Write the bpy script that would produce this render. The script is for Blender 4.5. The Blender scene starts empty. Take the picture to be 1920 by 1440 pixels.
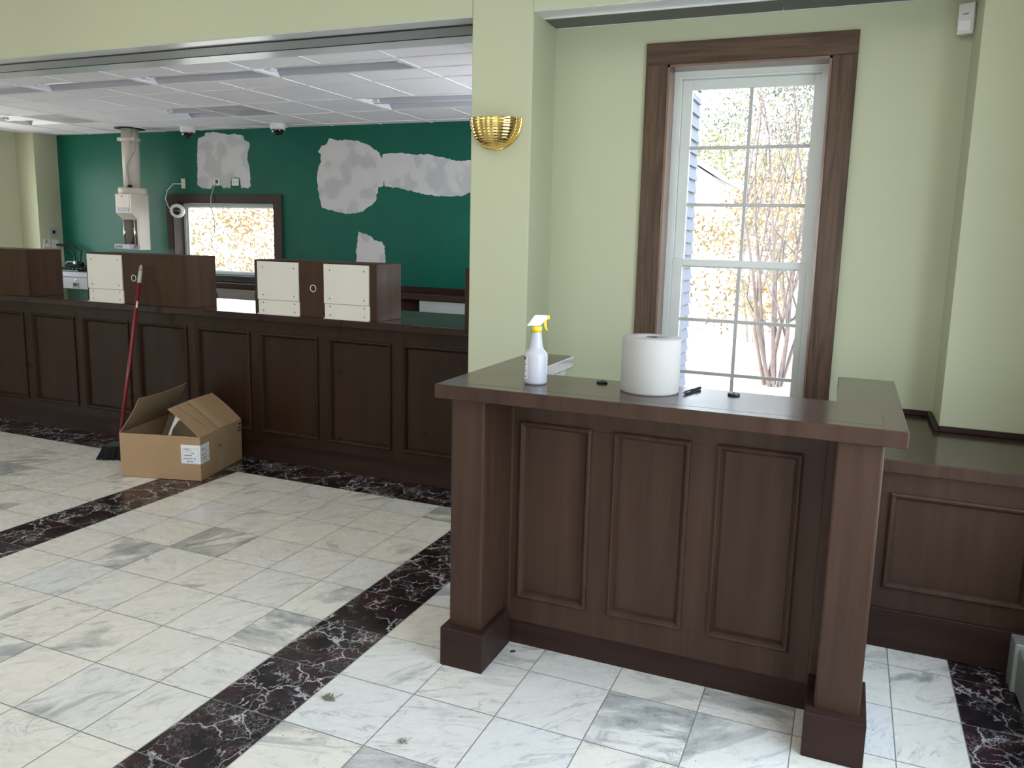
import bpy, bmesh, math, random
from mathutils import Vector, Matrix
R = math.radians
PI = math.pi
random.seed(7)
scene = bpy.context.scene
COL = scene.collection
T = 0.3048            # floor tile
LOC = {}              # world location of the root each object hangs from

# ------------------------------------------------------------------ materials
def new_mat(name):
    m = bpy.data.materials.new(name); m.use_nodes = True
    nt = m.node_tree; b = nt.nodes['Principled BSDF']
    return m, nt, b
def nd(nt, t, **kw):
    n = nt.nodes.new(t)
    for k, v in kw.items():
        if k.startswith('i_'): n.inputs[k[2:]].default_value = v
        else: setattr(n, k, v)
    return n
def ramp(nt, src, stops):
    r = nt.nodes.new('ShaderNodeValToRGB')
    e = r.color_ramp.elements
    while len(e) < len(stops): e.new(0.5)
    for k, (p, c) in enumerate(stops):
        e[k].position = p; e[k].color = (c[0], c[1], c[2], 1) if isinstance(c, (tuple, list)) else (c, c, c, 1)
    nt.links.new(src, r.inputs[0]); return r.outputs[0]
def mix(nt, fac, a, b, mode='MIX'):
    m = nt.nodes.new('ShaderNodeMix'); m.data_type = 'RGBA'; m.blend_type = mode
    for s, v in ((m.inputs[0], fac), (m.inputs[6], a), (m.inputs[7], b)):
        if hasattr(v, 'is_linked'): nt.links.new(v, s)
        elif isinstance(v, (tuple, list)): s.default_value = (v[0], v[1], v[2], 1)
        else: s.default_value = v
    return m.outputs[2]
def coords(nt, scale=(1, 1, 1), kind='Object'):
    tc = nt.nodes.new('ShaderNodeTexCoord')
    mp = nt.nodes.new('ShaderNodeMapping'); mp.inputs['Scale'].default_value = scale
    nt.links.new(tc.outputs[kind], mp.inputs[0]); return mp.outputs[0]
def noise(nt, vec, scale, detail=4, rough=.55, dist=0):
    n = nd(nt, 'ShaderNodeTexNoise', i_Scale=scale, i_Detail=detail, i_Roughness=rough, i_Distortion=dist)
    nt.links.new(vec, n.inputs['Vector']); return n
def math_(nt, op, a, b=None):
    m = nt.nodes.new('ShaderNodeMath'); m.operation = op
    for s, v in zip(m.inputs, (a, b)):
        if v is None: continue
        if hasattr(v, 'is_linked'): nt.links.new(v, s)
        else: s.default_value = v
    return m.outputs[0]
def bump(nt, b, h, strength=.1, dist=.005):
    n = nt.nodes.new('ShaderNodeBump'); n.inputs['Strength'].default_value = strength; n.inputs['Distance'].default_value = dist
    nt.links.new(h, n.inputs['Height']); nt.links.new(n.outputs[0], b.inputs['Normal'])

def plain(name, c, rough=.5, metal=0, var=.06, vs=6, spec=None, bumpy=0, bscale=200, coat=0):
    m, nt, b = new_mat(name)
    n = noise(nt, coords(nt), vs)
    lo = tuple(x*(1-var) for x in c); hi = tuple(min(1, x*(1+var)) for x in c)
    nt.links.new(ramp(nt, n.outputs['Fac'], [(.3, lo), (.7, hi)]), b.inputs['Base Color'])
    b.inputs['Roughness'].default_value = rough; b.inputs['Metallic'].default_value = metal
    if spec is not None: b.inputs['Specular IOR Level'].default_value = spec
    if coat: b.inputs['Coat Weight'].default_value = coat; b.inputs['Coat Roughness'].default_value = .08
    if bumpy:
        bump(nt, b, noise(nt, coords(nt), bscale, 3).outputs['Fac'], bumpy, .002)
    return m
def wood(name, c, c2, rough=.3, axis='z', contrast=1.0, spec=.25, knot=0.0, coat=0):
    m, nt, b = new_mat(name)
    s = {'z': (14, 14, .9), 'x': (.9, 14, 14), 'y': (14, .9, 14)}[axis]
    n1 = noise(nt, coords(nt, s), 1.6, 5, .55, .15 + knot)
    s2 = {'z': (120, 120, 3), 'x': (3, 120, 120), 'y': (120, 3, 120)}[axis]
    n2 = noise(nt, coords(nt, s2), 1.2, 3, .6)
    f = math_(nt, 'ADD', math_(nt, 'MULTIPLY', n1.outputs['Fac'], .75), math_(nt, 'MULTIPLY', n2.outputs['Fac'], .25))
    w = .16 / contrast
    col = ramp(nt, f, [(.5 - w, c2), (.5 + w, c)])
    nt.links.new(col, b.inputs['Base Color'])
    rr = ramp(nt, noise(nt, coords(nt), 5, 4).outputs['Fac'], [(.3, rough * .8), (.75, min(1, rough * 1.3))])
    nt.links.new(rr, b.inputs['Roughness'])
    b.inputs['Specular IOR Level'].default_value = spec
    if coat: b.inputs['Coat Weight'].default_value = coat; b.inputs['Coat Roughness'].default_value = .07
    return m
def white_marble():
    m, nt, b = new_mat('white_marble')
    tc = nt.nodes.new('ShaderNodeTexCoord')
    at = nd(nt, 'ShaderNodeAttribute', attribute_name='tile'); sep = nt.nodes.new('ShaderNodeSeparateColor')
    nt.links.new(at.outputs['Color'], sep.inputs[0])
    off = nt.nodes.new('ShaderNodeVectorMath'); off.operation = 'MULTIPLY_ADD'
    nt.links.new(at.outputs['Color'], off.inputs[0]); off.inputs[1].default_value = (37, 53, 71)
    nt.links.new(tc.outputs['Object'], off.inputs[2])
    rot = nt.nodes.new('ShaderNodeVectorRotate'); rot.rotation_type = 'Z_AXIS'
    nt.links.new(off.outputs[0], rot.inputs['Vector'])
    ang = math_(nt, 'ADD', math_(nt, 'MULTIPLY', sep.outputs[0], 1.3), -1.05)
    nt.links.new(ang, rot.inputs['Angle'])
    mp = nt.nodes.new('ShaderNodeMapping'); mp.inputs['Scale'].default_value = (1.0, 2.5, 1); nt.links.new(rot.outputs[0], mp.inputs[0])
    v = mp.outputs[0]
    big = noise(nt, v, 2.1, 8, .6, 1.1).outputs['Fac']
    fine = noise(nt, v, 9, 8, .7, .5).outputs['Fac']
    grain = noise(nt, rot.outputs[0], 160, 3, .6).outputs['Fac']
    # strength of the grey patches differs from tile to tile
    th = math_(nt, 'ADD', big, math_(nt, 'MULTIPLY', math_(nt, 'POWER', sep.outputs[1], 2.4), .20))
    patch = ramp(nt, th, [(.60, 0), (.655, .6), (.76, .95)])
    vein = ramp(nt, math_(nt, 'ABSOLUTE', math_(nt, 'SUBTRACT', noise(nt, v, 3.1, 7, .6, 1.2).outputs['Fac'], .52)), [(.0, 1), (.012, .35), (.035, 0)])
    veinm = math_(nt, 'MULTIPLY', vein, ramp(nt, fine, [(.42, 0), (.62, .9)]))
    base = mix(nt, sep.outputs[2], (.75, .70, .615), (.70, .685, .66))
    base = mix(nt, ramp(nt, noise(nt, v, 2, 5).outputs['Fac'], [(.4, 0), (.75, .22)]), base, (.55, .53, .45))
    g = mix(nt, ramp(nt, grain, [(.4, 0), (.6, 1)]), (.17, .185, .185), (.30, .315, .305))
    c = mix(nt, math_(nt, 'MULTIPLY', patch, ramp(nt, fine, [(.32, .3), (.6, 1)])), base, g)
    c = mix(nt, math_(nt, 'MULTIPLY', veinm, .8), c, (.20, .205, .195))
    nt.links.new(c, b.inputs['Base Color'])
    nt.links.new(ramp(nt, fine, [(.3, .22), (.7, .34)]), b.inputs['Roughness'])
    b.inputs['Specular IOR Level'].default_value = .45
    return m
def dark_marble():
    m, nt, b = new_mat('dark_marble')
    tc = nt.nodes.new('ShaderNodeTexCoord')
    at = nd(nt, 'ShaderNodeAttribute', attribute_name='tile'); sep = nt.nodes.new('ShaderNodeSeparateColor')
    nt.links.new(at.outputs['Color'], sep.inputs[0])
    off = nt.nodes.new('ShaderNodeVectorMath'); off.operation = 'MULTIPLY_ADD'
    nt.links.new(at.outputs['Color'], off.inputs[0]); off.inputs[1].default_value = (31, 47, 59)
    nt.links.new(tc.outputs['Object'], off.inputs[2])
    v = off.outputs[0]
    def warp(amount, sc):
        n = noise(nt, v, sc, 5, .6)
        a = nt.nodes.new('ShaderNodeVectorMath'); a.operation = 'SCALE'; nt.links.new(n.outputs['Color'], a.inputs[0]); a.inputs['Scale'].default_value = amount
        c = nt.nodes.new('ShaderNodeVectorMath'); c.operation = 'ADD'; nt.links.new(v, c.inputs[0]); nt.links.new(a.outputs[0], c.inputs[1]); return c.outputs[0]
    def veins(vec, sc, w):
        k = nd(nt, 'ShaderNodeTexVoronoi', feature='DISTANCE_TO_EDGE', i_Scale=sc); nt.links.new(vec, k.inputs['Vector'])
        return ramp(nt, k.outputs['Distance'], [(0, 1), (w * .5, .75), (w, 0)])
    m1 = ramp(nt, noise(nt, v, 7, 4).outputs['Fac'], [(.42, 0), (.58, 1)])
    m2 = ramp(nt, noise(nt, v, 10, 4, .6, .5).outputs['Fac'], [(.5, 0), (.64, 1)])
    m3 = ramp(nt, noise(nt, v, 4.5, 4, .6, .5).outputs['Fac'], [(.5, 0), (.68, 1)])
    v1 = math_(nt, 'MULTIPLY', veins(warp(.22, 6), 5.0, .022), ramp(nt, noise(nt, v, 12, 3).outputs['Fac'], [(.36, 0), (.55, 1)]))
    v2 = math_(nt, 'MULTIPLY', veins(warp(.10, 14), 20, .045), m2)
    v3 = math_(nt, 'MULTIPLY', veins(warp(.05, 30), 60, .09), math_(nt, 'MULTIPLY', m3, .55))
    base = mix(nt, m1, (.0065, .0062, .0068), (.034, .015, .017))
    base = mix(nt, ramp(nt, noise(nt, v, 26, 6, .7).outputs['Fac'], [(.45, 0), (.8, .5)]), base, (.05, .036, .038))
    vs = math_(nt, 'MINIMUM', math_(nt, 'ADD', math_(nt, 'ADD', v1, v2), v3), 1)
    c = mix(nt, math_(nt, 'MULTIPLY', vs, .9), base, (.52, .50, .51))
    nt.links.new(c, b.inputs['Base Color']); b.inputs['Roughness'].default_value = .2
    b.inputs['Specular IOR Level'].default_value = .4
    return m
def glass_mat():
    m, nt, b = new_mat('window_glass')
    nt.nodes.remove(b)
    t = nt.nodes.new('ShaderNodeBsdfTransparent'); t.inputs[0].default_value = (.97, .985, .98, 1)
    g = nt.nodes.new('ShaderNodeBsdfGlossy'); g.inputs['Roughness'].default_value = .02
    lw = nt.nodes.new('ShaderNodeLayerWeight')
    f = math_(nt, 'ADD', math_(nt, 'MULTIPLY', math_(nt, 'POWER', lw.outputs['Facing'], 5), .5), .012)
    x = nt.nodes.new('ShaderNodeMixShader')
    nt.links.new(f, x.inputs[0]); nt.links.new(t.outputs[0], x.inputs[1]); nt.links.new(g.outputs[0], x.inputs[2])
    nt.links.new(x.outputs[0], nt.nodes['Material Output'].inputs[0]); return m
def mesh_metal(name, dark, light, sx, sy):
    m, nt, b = new_mat(name)
    v = coords(nt, (sx, sy, 1))
    w = nd(nt, 'ShaderNodeTexChecker', i_Scale=1.0); nt.links.new(v, w.inputs[0])
    nt.links.new(mix(nt, w.outputs['Fac'], dark, light), b.inputs['Base Color'])
    b.inputs['Roughness'].default_value = .5; b.inputs['Metallic'].default_value = .3
    return m
def leaf_mat(name, cols):
    m, nt, b = new_mat(name)
    n = noise(nt, coords(nt), 1.4, 4, .7)
    n2 = noise(nt, coords(nt), 9, 2, .7)
    f = math_(nt, 'ADD', math_(nt, 'MULTIPLY', n.outputs['Fac'], .6), math_(nt, 'MULTIPLY', n2.outputs['Fac'], .4))
    nt.links.new(ramp(nt, f, [(.36 + .28 * i / (len(cols) - 1), c) for i, c in enumerate(cols)]), b.inputs['Base Color'])
    b.inputs['Roughness'].default_value = .7
    return m

M = {}
M['wall'] = plain('green_wall_paint', (.475, .485, .338), .6, var=.012, vs=1.2, spec=.2)
M['white_paint'] = plain('white_paint', (.74, .73, .75), .24, var=.02, vs=2, spec=.9)
M['teller_wall'] = plain('dark_green_paint', (.004, .108, .073), .42, var=.10, vs=1.3, spec=.22)
M['primer'] = plain('grey_primer', (.38, .375, .38), .7, var=.10, vs=5)
M['ceiling_tile'] = plain('ceiling_tile', (.88, .84, .89), .9, var=.03, vs=2)
M['grid'] = plain('ceiling_grid_white', (.82, .80, .82), .5)
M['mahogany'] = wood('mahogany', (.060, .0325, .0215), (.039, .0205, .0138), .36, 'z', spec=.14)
M['mahogany_h'] = wood('mahogany_horizontal', (.048, .026, .019), (.030, .0155, .0115), .30, 'x')
M['mahogany_top'] = wood('mahogany_gloss_top', (.060, .037, .029), (.044, .027, .021), .165, 'x', spec=.5)
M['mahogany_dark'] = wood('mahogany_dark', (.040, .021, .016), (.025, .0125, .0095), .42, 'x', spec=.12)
M['mahogany_teller'] = wood('mahogany_teller', (.032, .016, .0085), (.020, .010, .0055), .32, 'z', spec=.12)
M['mahogany_teller_h'] = wood('mahogany_teller_rail', (.033, .016, .010), (.019, .009, .006), .30, 'x', spec=.15)
M['divider_wood'] = wood('divider_wood', (.058, .032, .018), (.040, .022, .013), .5, 'z', spec=.08)
M['casing'] = wood('walnut_casing', (.105, .062, .038), (.048, .027, .017), .36, 'z', 1.5, knot=1.2)
M['casing_h'] = wood('walnut_casing_head', (.105, .062, .038), (.050, .028, .018), .36, 'x', 1.5, knot=1.2)
M['casing_dark'] = wood('dark_window_casing', (.052, .033, .028), (.036, .022, .019), .4, 'z')
M['vinyl'] = plain('white_vinyl', (.66, .68, .66), .4, var=.02)
M['muntin'] = plain('backlit_muntin', (.47, .455, .44), .45)  # vinyl muntins, their backlit darkness put into the colour
M['glass'] = glass_mat()
M['marble'] = white_marble()
M['dark_marble'] = dark_marble()
M['grout'] = plain('grout', (.26, .245, .21), .8)
M['bounce_floor'] = plain('pale_bounce_floor', (.50, .46, .40), .95)  # pale unseen teller floor, added to bounce light up to the ceiling
M['brass'] = plain('polished_brass', (.83, .60, .22), .12, 1.0, var=.04)
M['grille'] = mesh_metal('dark_air_grille', (.06, .06, .06), (.20, .20, .19), 180, 180)
M['grille_light'] = mesh_metal('grey_air_grille', (.28, .28, .28), (.52, .51, .50), 180, 180)
M['vent'] = plain('dusty_vent_face', (.50, .49, .47), .8, var=.25, vs=3.2)
M['reflector'] = plain('light_reflector', (.54, .53, .60), .22, var=.02)
M['light_white'] = plain('fixture_white', (.85, .84, .88), .35, var=.01)
M['plastic_white'] = plain('white_plastic', (.74, .73, .70), .35, var=.02)
M['plastic_cream'] = plain('cream_plastic', (.62, .57, .43), .4, var=.02)
M['cover_plate'] = plain('cream_cover_plate', (.60, .57, .50), .38, var=.02)
M['screw'] = plain('screw_metal', (.12, .115, .10), .4, .8)
M['beige_metal'] = plain('beige_painted_metal', (.62, .55, .48), .4, var=.03)
M['grey_metal'] = plain('grey_painted_metal', (.36, .36, .40), .4, var=.03)
M['taupe_metal'] = plain('taupe_painted_metal', (.22, .19, .165), .45, var=.03)
M['pale_panel'] = plain('pale_grey_panel', (.40, .42, .41), .4, var=.03)
M['black'] = plain('black_plastic', (.008, .008, .009), .35, var=.1)
M['smoke'] = plain('black_gloss_dome', (.006, .006, .007), .06, var=.05, spec=.7)
M['chrome'] = plain('chrome', (.7, .7, .72), .15, 1.0)
M['cable_grey'] = plain('grey_cable', (.40, .39, .36), .5)
M['cable_white'] = plain('white_cable', (.8, .8, .78), .4)
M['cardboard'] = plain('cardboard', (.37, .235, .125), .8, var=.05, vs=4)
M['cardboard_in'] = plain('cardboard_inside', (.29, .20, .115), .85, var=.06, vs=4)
M['tape'] = plain('packing_tape', (.43, .31, .19), .22, var=.04)
M['paper'] = plain('white_paper', (.78, .78, .80), .7, var=.02)
M['towel'] = plain('paper_towel', (.39, .37, .345), .95, var=.015, vs=20)
M['core'] = plain('cardboard_core', (.10, .085, .065), .9)
M['ink'] = plain('black_ink', (.02, .02, .025), .6)
M['ink_grey'] = plain('grey_ink', (.22, .22, .25), .6)
M['red_handle'] = plain('red_broom_handle', (.17, .012, .016), .22, var=.05)
M['grip'] = plain('grey_broom_grip', (.42, .42, .36), .6)
M['bristle'] = plain('black_bristles', (.010, .010, .011), .9, var=.5, vs=90)
M['yellow'] = plain('yellow_plastic', (.82, .56, .03), .35, var=.03)
M['heater'] = plain('grey_green_enamel', (.27, .28, .255), .45, var=.03)
M['dry_leaf'] = plain('dry_leaf', (.20, .19, .12), .8, var=.35, vs=40)
M['pale_leaf'] = plain('pale_leaf', (.36, .33, .27), .8, var=.25, vs=40)
M['siding'] = plain('shaded_grey_siding', (.14, .137, .17), .6, var=.03)  # grey siding with the lavender of its shade put into the colour
M['house_white'] = plain('white_house_paint', (.70, .70, .70), .6, var=.03)
M['lawn'] = plain('pale_dry_ground', (.55, .50, .42), .95, var=.12, vs=.7)
M['roof'] = plain('grey_shingles', (.60, .59, .61), .9, var=.1, vs=12)
M['bark'] = plain('pinkish_bark', (.21, .155, .14), .85, var=.2, vs=10)
M['bark_dark'] = plain('grey_bark', (.34, .29, .25), .9, var=.2, vs=8)
M['leaf_pale'] = leaf_mat('pale_gold_leaves', [(.17, .13, .05), (.30, .22, .08), (.27, .16, .07), (.28, .25, .12)])
M['leaf_gold'] = leaf_mat('gold_leaves', [(.15, .11, .03), (.28, .19, .05), (.25, .125, .045), (.26, .22, .08)])
M['leaf_green'] = leaf_mat('yellow_green_leaves', [(0.122, 0.137, 0.065), (0.238, 0.230, 0.094), (0.302, 0.259, 0.108), (0.158, 0.173, 0.086)])
M['leaf_grey'] = leaf_mat('grey_green_leaves', [(0.079, 0.086, 0.086), (0.130, 0.137, 0.122), (0.194, 0.187, 0.122), (0.101, 0.108, 0.115)])
def pdf_bottle():
    m, nt, b = new_mat('milky_bottle')
    v = coords(nt)
    s = nt.nodes.new('ShaderNodeSeparateXYZ'); nt.links.new(v, s.inputs[0])
    b.inputs['Base Color'].default_value = (.47, .47, .52, 1); b.inputs['Roughness'].default_value = .3
    b.inputs['Subsurface Weight'].default_value = .3; b.inputs['Subsurface Radius'].default_value = (.03, .03, .03)
    b.inputs['Subsurface Scale'].default_value = .5
    return m
M['bottle'] = pdf_bottle()

# ------------------------------------------------------------------ mesh builder
class MB:
    def __init__(s): s.b = bmesh.new(); s.mi = 0; s.lay = None
    def _new(s, fn):
        f0 = set(s.b.faces); fn()
        for f in s.b.faces:
            if f not in f0: f.material_index = s.mi
    def face(s, pts):
        f = s.b.faces.new([s.b.verts.new(p) for p in pts]); f.material_index = s.mi; return f
    def box(s, x0, x1, y0, y1, z0, z1, bev=0, seg=1, mat=None):
        t = bmesh.new()
        bmesh.ops.create_cube(t, size=1)
        for v in t.verts: v.co = Vector(((x0 + x1) / 2 + v.co.x * (x1 - x0), (y0 + y1) / 2 + v.co.y * (y1 - y0), (z0 + z1) / 2 + v.co.z * (z1 - z0)))
        if bev:
            bmesh.ops.bevel(t, geom=list(t.edges), offset=bev, segments=seg, affect='EDGES', profile=.5)
        s.join(t, mat); return s
    def join(s, t, mat=None):
        vm = {}
        if mat is not None: t.transform(mat)
        for v in t.verts: vm[v] = s.b.verts.new(v.co)
        for f in t.faces:
            try:
                g = s.b.faces.new([vm[v] for v in f.verts]); g.material_index = s.mi; g.smooth = f.smooth
            except ValueError: pass
        t.free()
    def prism(s, poly, z0, z1, bev=0, mat=None, seg=1):
        t = bmesh.new()
        lo = [t.verts.new((p[0], p[1], z0)) for p in poly]; hi = [t.verts.new((p[0], p[1], z1)) for p in poly]
        n = len(poly)
        t.faces.new(hi); t.faces.new(lo[::-1])
        for i in range(n): t.faces.new([lo[i], lo[(i + 1) % n], hi[(i + 1) % n], hi[i]])
        bmesh.ops.recalc_face_normals(t, faces=t.faces)
        if bev: bmesh.ops.bevel(t, geom=list(t.edges), offset=bev, segments=seg, affect='EDGES', profile=.5)
        s.join(t, mat); return s
    def lathe(s, prof, c=(0, 0, 0), n=32, a0=0, a1=2 * PI, mat=None, smooth=True):
        t = bmesh.new(); full = abs(a1 - a0 - 2 * PI) < 1e-6
        rows = []; k = n if full else n + 1
        for r, z in prof:
            if r < 1e-6: rows.append([t.verts.new((0, 0, z))] * k)
            else: rows.append([t.verts.new((r * math.cos(a0 + (a1 - a0) * i / n), r * math.sin(a0 + (a1 - a0) * i / n), z)) for i in range(k)])
        for a, b in zip(rows, rows[1:]):
            for i in range(n):
                j = (i + 1) % k
                q = []
                for v in (a[i], a[j], b[j], b[i]):
                    if v not in q: q.append(v)
                if len(q) > 2:
                    f = t.faces.new(q); f.smooth = smooth
        bmesh.ops.recalc_face_normals(t, faces=t.faces)
        mm = Matrix.Translation(c) @ (mat or Matrix()); s.join(t, mm); return s
    def tube(s, pts, r, n=8, caps=True):
        pts = [Vector(p) for p in pts]; rr = r if isinstance(r, (list, tuple)) else [r] * len(pts)
        t = bmesh.new(); rings = []; up = None
        for i, p in enumerate(pts):
            d = (pts[min(i + 1, len(pts) - 1)] - pts[max(i - 1, 0)])
            d = d.normalized() if d.length > 1e-9 else Vector((0, 0, 1))
            if up is None: up = d.orthogonal().normalized()
            u = (up - d * up.dot(d)); u = u.normalized() if u.length > 1e-6 else d.orthogonal().normalized(); up = u
            w = d.cross(u)
            rings.append([t.verts.new(p + (u * math.cos(2 * PI * k / n) + w * math.sin(2 * PI * k / n)) * rr[i]) for k in range(n)])
        for a, b in zip(rings, rings[1:]):
            for k in range(n):
                f = t.faces.new([a[k], a[(k + 1) % n], b[(k + 1) % n], b[k]]); f.smooth = True
        if caps: t.faces.new(rings[0][::-1]); t.faces.new(rings[-1])
        s.join(t); return s
    def ring(s, x0, x1, z0, z1, y, prof, sgn=-1):
        """mitred frame in an XZ rectangle; prof = [(inset, out)], out towards sgn*Y"""
        rows = []
        for i, o in prof:
            rows.append([s.b.verts.new((a, y + sgn * o, c)) for a, c in ((x0 + i, z0 + i), (x1 - i, z0 + i), (x1 - i, z1 - i), (x0 + i, z1 - i))])
        for a, b in zip(rows, rows[1:]):
            for k in range(4):
                f = s.b.faces.new([a[k], a[(k + 1) % 4], b[(k + 1) % 4], b[k]]); f.material_index = s.mi
        return s
    def build(s, name, mat, parent=None, world=True, auto=False):
        me = bpy.data.meshes.new(name)
        bmesh.ops.recalc_face_normals(s.b, faces=s.b.faces)
        o = bpy.data.objects.new(name, me)
        if parent is not None and world: bmesh.ops.translate(s.b, verts=s.b.verts, vec=-LOC[parent.name])
        s.b.to_mesh(me); s.b.free()
        for m in (mat if isinstance(mat, (list, tuple)) else [mat]): me.materials.append(m)
        COL.objects.link(o)
        if parent is not None: o.parent = parent; LOC[o.name] = LOC[parent.name]
        else: LOC[o.name] = Vector((0, 0, 0))
        return o
def recentre(o):
    """put the origin of a top-level mesh at the middle of its base"""
    vs = o.data.vertices
    lo = Vector([min(v.co[i] for v in vs) for i in range(3)]); hi = Vector([max(v.co[i] for v in vs) for i in range(3)])
    c = Vector(((lo.x + hi.x) / 2, (lo.y + hi.y) / 2, lo.z))
    for v in vs: v.co -= c
    o.location = c; LOC[o.name] = c
def tag(o, label, cat, group=None, kind=None):
    o['label'] = label; o['category'] = cat
    if group: o['group'] = group
    if kind: o['kind'] = kind
    return o
def thing(name, label, cat, loc=(0, 0, 0), group=None, rot=None):
    o = bpy.data.objects.new(name, None); COL.objects.link(o); o.empty_display_size = .1
    o.location = loc; LOC[o.name] = Vector(loc)
    if rot is not None: o.rotation_euler = rot
    return tag(o, label, cat, group)
def struct(o): o['kind'] = 'structure'; return o
def copy_tree(o, parent=None):
    c = o.copy(); COL.objects.link(c)
    if parent is not None: c.parent = parent
    for ch in [x for x in o.children]: copy_tree(ch, c)
    return c
def face_split(o, mats, fn):
    for m in mats: o.data.materials.append(m)
    for p in o.data.polygons: p.material_index = fn(p.normal)
    return o
def one(name, mb, mat, label, cat, group=None):
    o = mb.build(name, mat); recentre(o); return tag(o, label, cat, group)

# ------------------------------------------------------------------ camera
cam = bpy.data.cameras.new('camera'); co = bpy.data.objects.new('camera', cam); COL.objects.link(co)
r_ = Vector((0.9249086, 0.3793488, 0.0252701)); u_ = Vector((-0.0821951, 0.1346233, 0.9874819)); f_ = Vector((-0.3711981, 0.9154076, -0.1556948))
co.matrix_world = Matrix(((r_.x, u_.x, -f_.x, 1.8128), (r_.y, u_.y, -f_.y, -2.1847), (r_.z, u_.z, -f_.z, 1.5603), (0, 0, 0, 1)))
cam.sensor_fit = 'HORIZONTAL'; cam.sensor_width = 36; cam.lens = 36 * 1479.0 / 1920
cam.shift_x = -(988.75 - 960) / 1920; cam.shift_y = (680.04 - 720) / 1920
cam.clip_start = .05; cam.clip_end = 300
scene.camera = co

# ------------------------------------------------------------------ floor
SL, SR, R1, LR, LL, RR, BF = -.224, .752, 1.763, -5.937, -7.0, 7.459, 5.703
def build_floor():
    mb = MB(); b = mb.b; lay = b.loops.layers.color.new('tile')
    xs_l = [(-29 + k, -28 + k) for k in range(0, 21)] + [(-8, LL)]
    mid = [(LR, -5), (-5, -4), (-4, -3), (-3, -2), (-2, -1), (-1, SL)]
    right = [(SR, R1)] + [(R1 + k, R1 + k + 1) for k in range(5)] + [(R1 + 5, RR)]
    dark_x = [(LL, LR), (SL, SR), (RR, 8.6)]
    rows = [(j, j + 1) for j in range(-23, 5)] + [(5, BF)]
    g = .0062
    def tile(x0, x1, y0, y1, mi):
        c = [(x0 + g, y0 + g), (x1 - g, y0 + g), (x1 - g, y1 - g), (x0 + g, y1 - g)]
        f = b.faces.new([b.verts.new((x * T, y * T, 0)) for x, y in c]); f.material_index = mi
        col = (random.random(), random.random(), random.random(), 1)
        for l in f.loops: l[lay] = col
    for (y0, y1) in rows:
        for (x0, x1) in xs_l + mid + right: tile(x0, x1, y0, y1, 0)
        for (x0, x1) in dark_x: tile(x0, x1, y0, y1, 1)
    for (x0, x1) in xs_l + mid + right + dark_x: tile(x0, x1, BF, 6.75, 1)
    mb.mi = 2
    mb.box(-9.2, 2.75, -7.1, 5.25, -.15, -.0012)
    mb.mi = 3; mb.box(-8.3, .24, 2.10, 5.2, -.001, .004)
    o = mb.build('floor', [M['marble'], M['dark_marble'], M['grout'], M['bounce_floor']]); struct(o)
build_floor()

# ------------------------------------------------------------------ shell
YA, YW, ZS = 1.66, 1.99, 2.68          # opening wall face, alcove wall face, soffit height
def wall(name, boxes, mat='wall'):
    mb = MB()
    for bx in boxes: mb.box(*bx)
    return struct(mb.build(name, M[mat]))
def bulk():
    mb = MB()
    mb.box(-9.2, -.10, YA, 2.155, ZS, 3.7)                # header over the counter opening
    mb.mi = 1                                             # white painted soffits
    mb.box(-9.2, -.101, YA + .004, 2.155, ZS - .003, ZS + .001)
    struct(mb.build('wall_front', [M['wall'], M['white_paint']]))
    mb = MB(); mb.box(.24, 2.225, YA, 2.155, ZS, 3.7)     # header over the window alcove
    mb.mi = 1; mb.box(.241, 2.224, YA + .004, YW, ZS - .003, ZS + .001)
    struct(mb.build('wall_alcove_head', [M['wall'], M['white_paint']]))
bulk()
wall('wall_column', [(-.10, .24, YA, 2.155, 0, 3.7, .006)])
wall('wall_pilaster', [(2.225, 2.75, YA, 2.155, 0, 3.7)])
WX0, WX1, WZ0, WZ1 = .858, 1.645, .47, 2.452
wall('wall_alcove', [(.24, WX0, YW, 2.20, 0, 2.68), (WX1, 2.225, YW, 2.20, 0, 2.68), (WX0, WX1, YW, 2.20, 0, WZ0), (WX0, WX1, YW, 2.20, WZ1, 2.68)])
# right wall of the lobby with its daylight window over the heater
RY0, RY1, RZ0, RZ1 = -1.6, .75, .5, 2.5
wall('wall_right', [(2.62, 2.77, RY1, YA, 0, 3.7), (2.62, 2.77, -7.1, RY0, 0, 3.7), (2.62, 2.77, RY0, RY1, 0, RZ0), (2.62, 2.77, RY0, RY1, RZ1, 3.7)])
# rear (entrance) wall with three tall windows
RW = [(-7.2, -6.0), (-3.8, -2.2), (-.5, 2.4)]
def rear():
    bx = []; xs = [-9.2] + [v for w in RW for v in w] + [2.77]
    for a, b_ in zip(xs[::2], xs[1::2]): bx.append((a, b_, -7.25, -7.1, 0, 3.7))
    for a, b_ in RW: bx += [(a, b_, -7.25, -7.1, 0, .3), (a, b_, -7.25, -7.1, 2.6, 3.7)]
    wall('wall_back', bx)
rear()
LY = [(-4.6, -2.4)]
wall('wall_left', [(-9.35, -9.2, -7.25, -4.6, 0, 3.7), (-9.35, -9.2, -2.4, 2.155, 0, 3.7),
                   (-9.35, -9.2, -4.6, -2.4, 0, .5), (-9.35, -9.2, -4.6, -2.4, 2.5, 3.7)])
mb = MB(); mb.box(-9.35, 2.77, -7.25, 2.2, 3.7, 3.8); struct(mb.build('ceiling_lobby', M['white_paint']))
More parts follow.
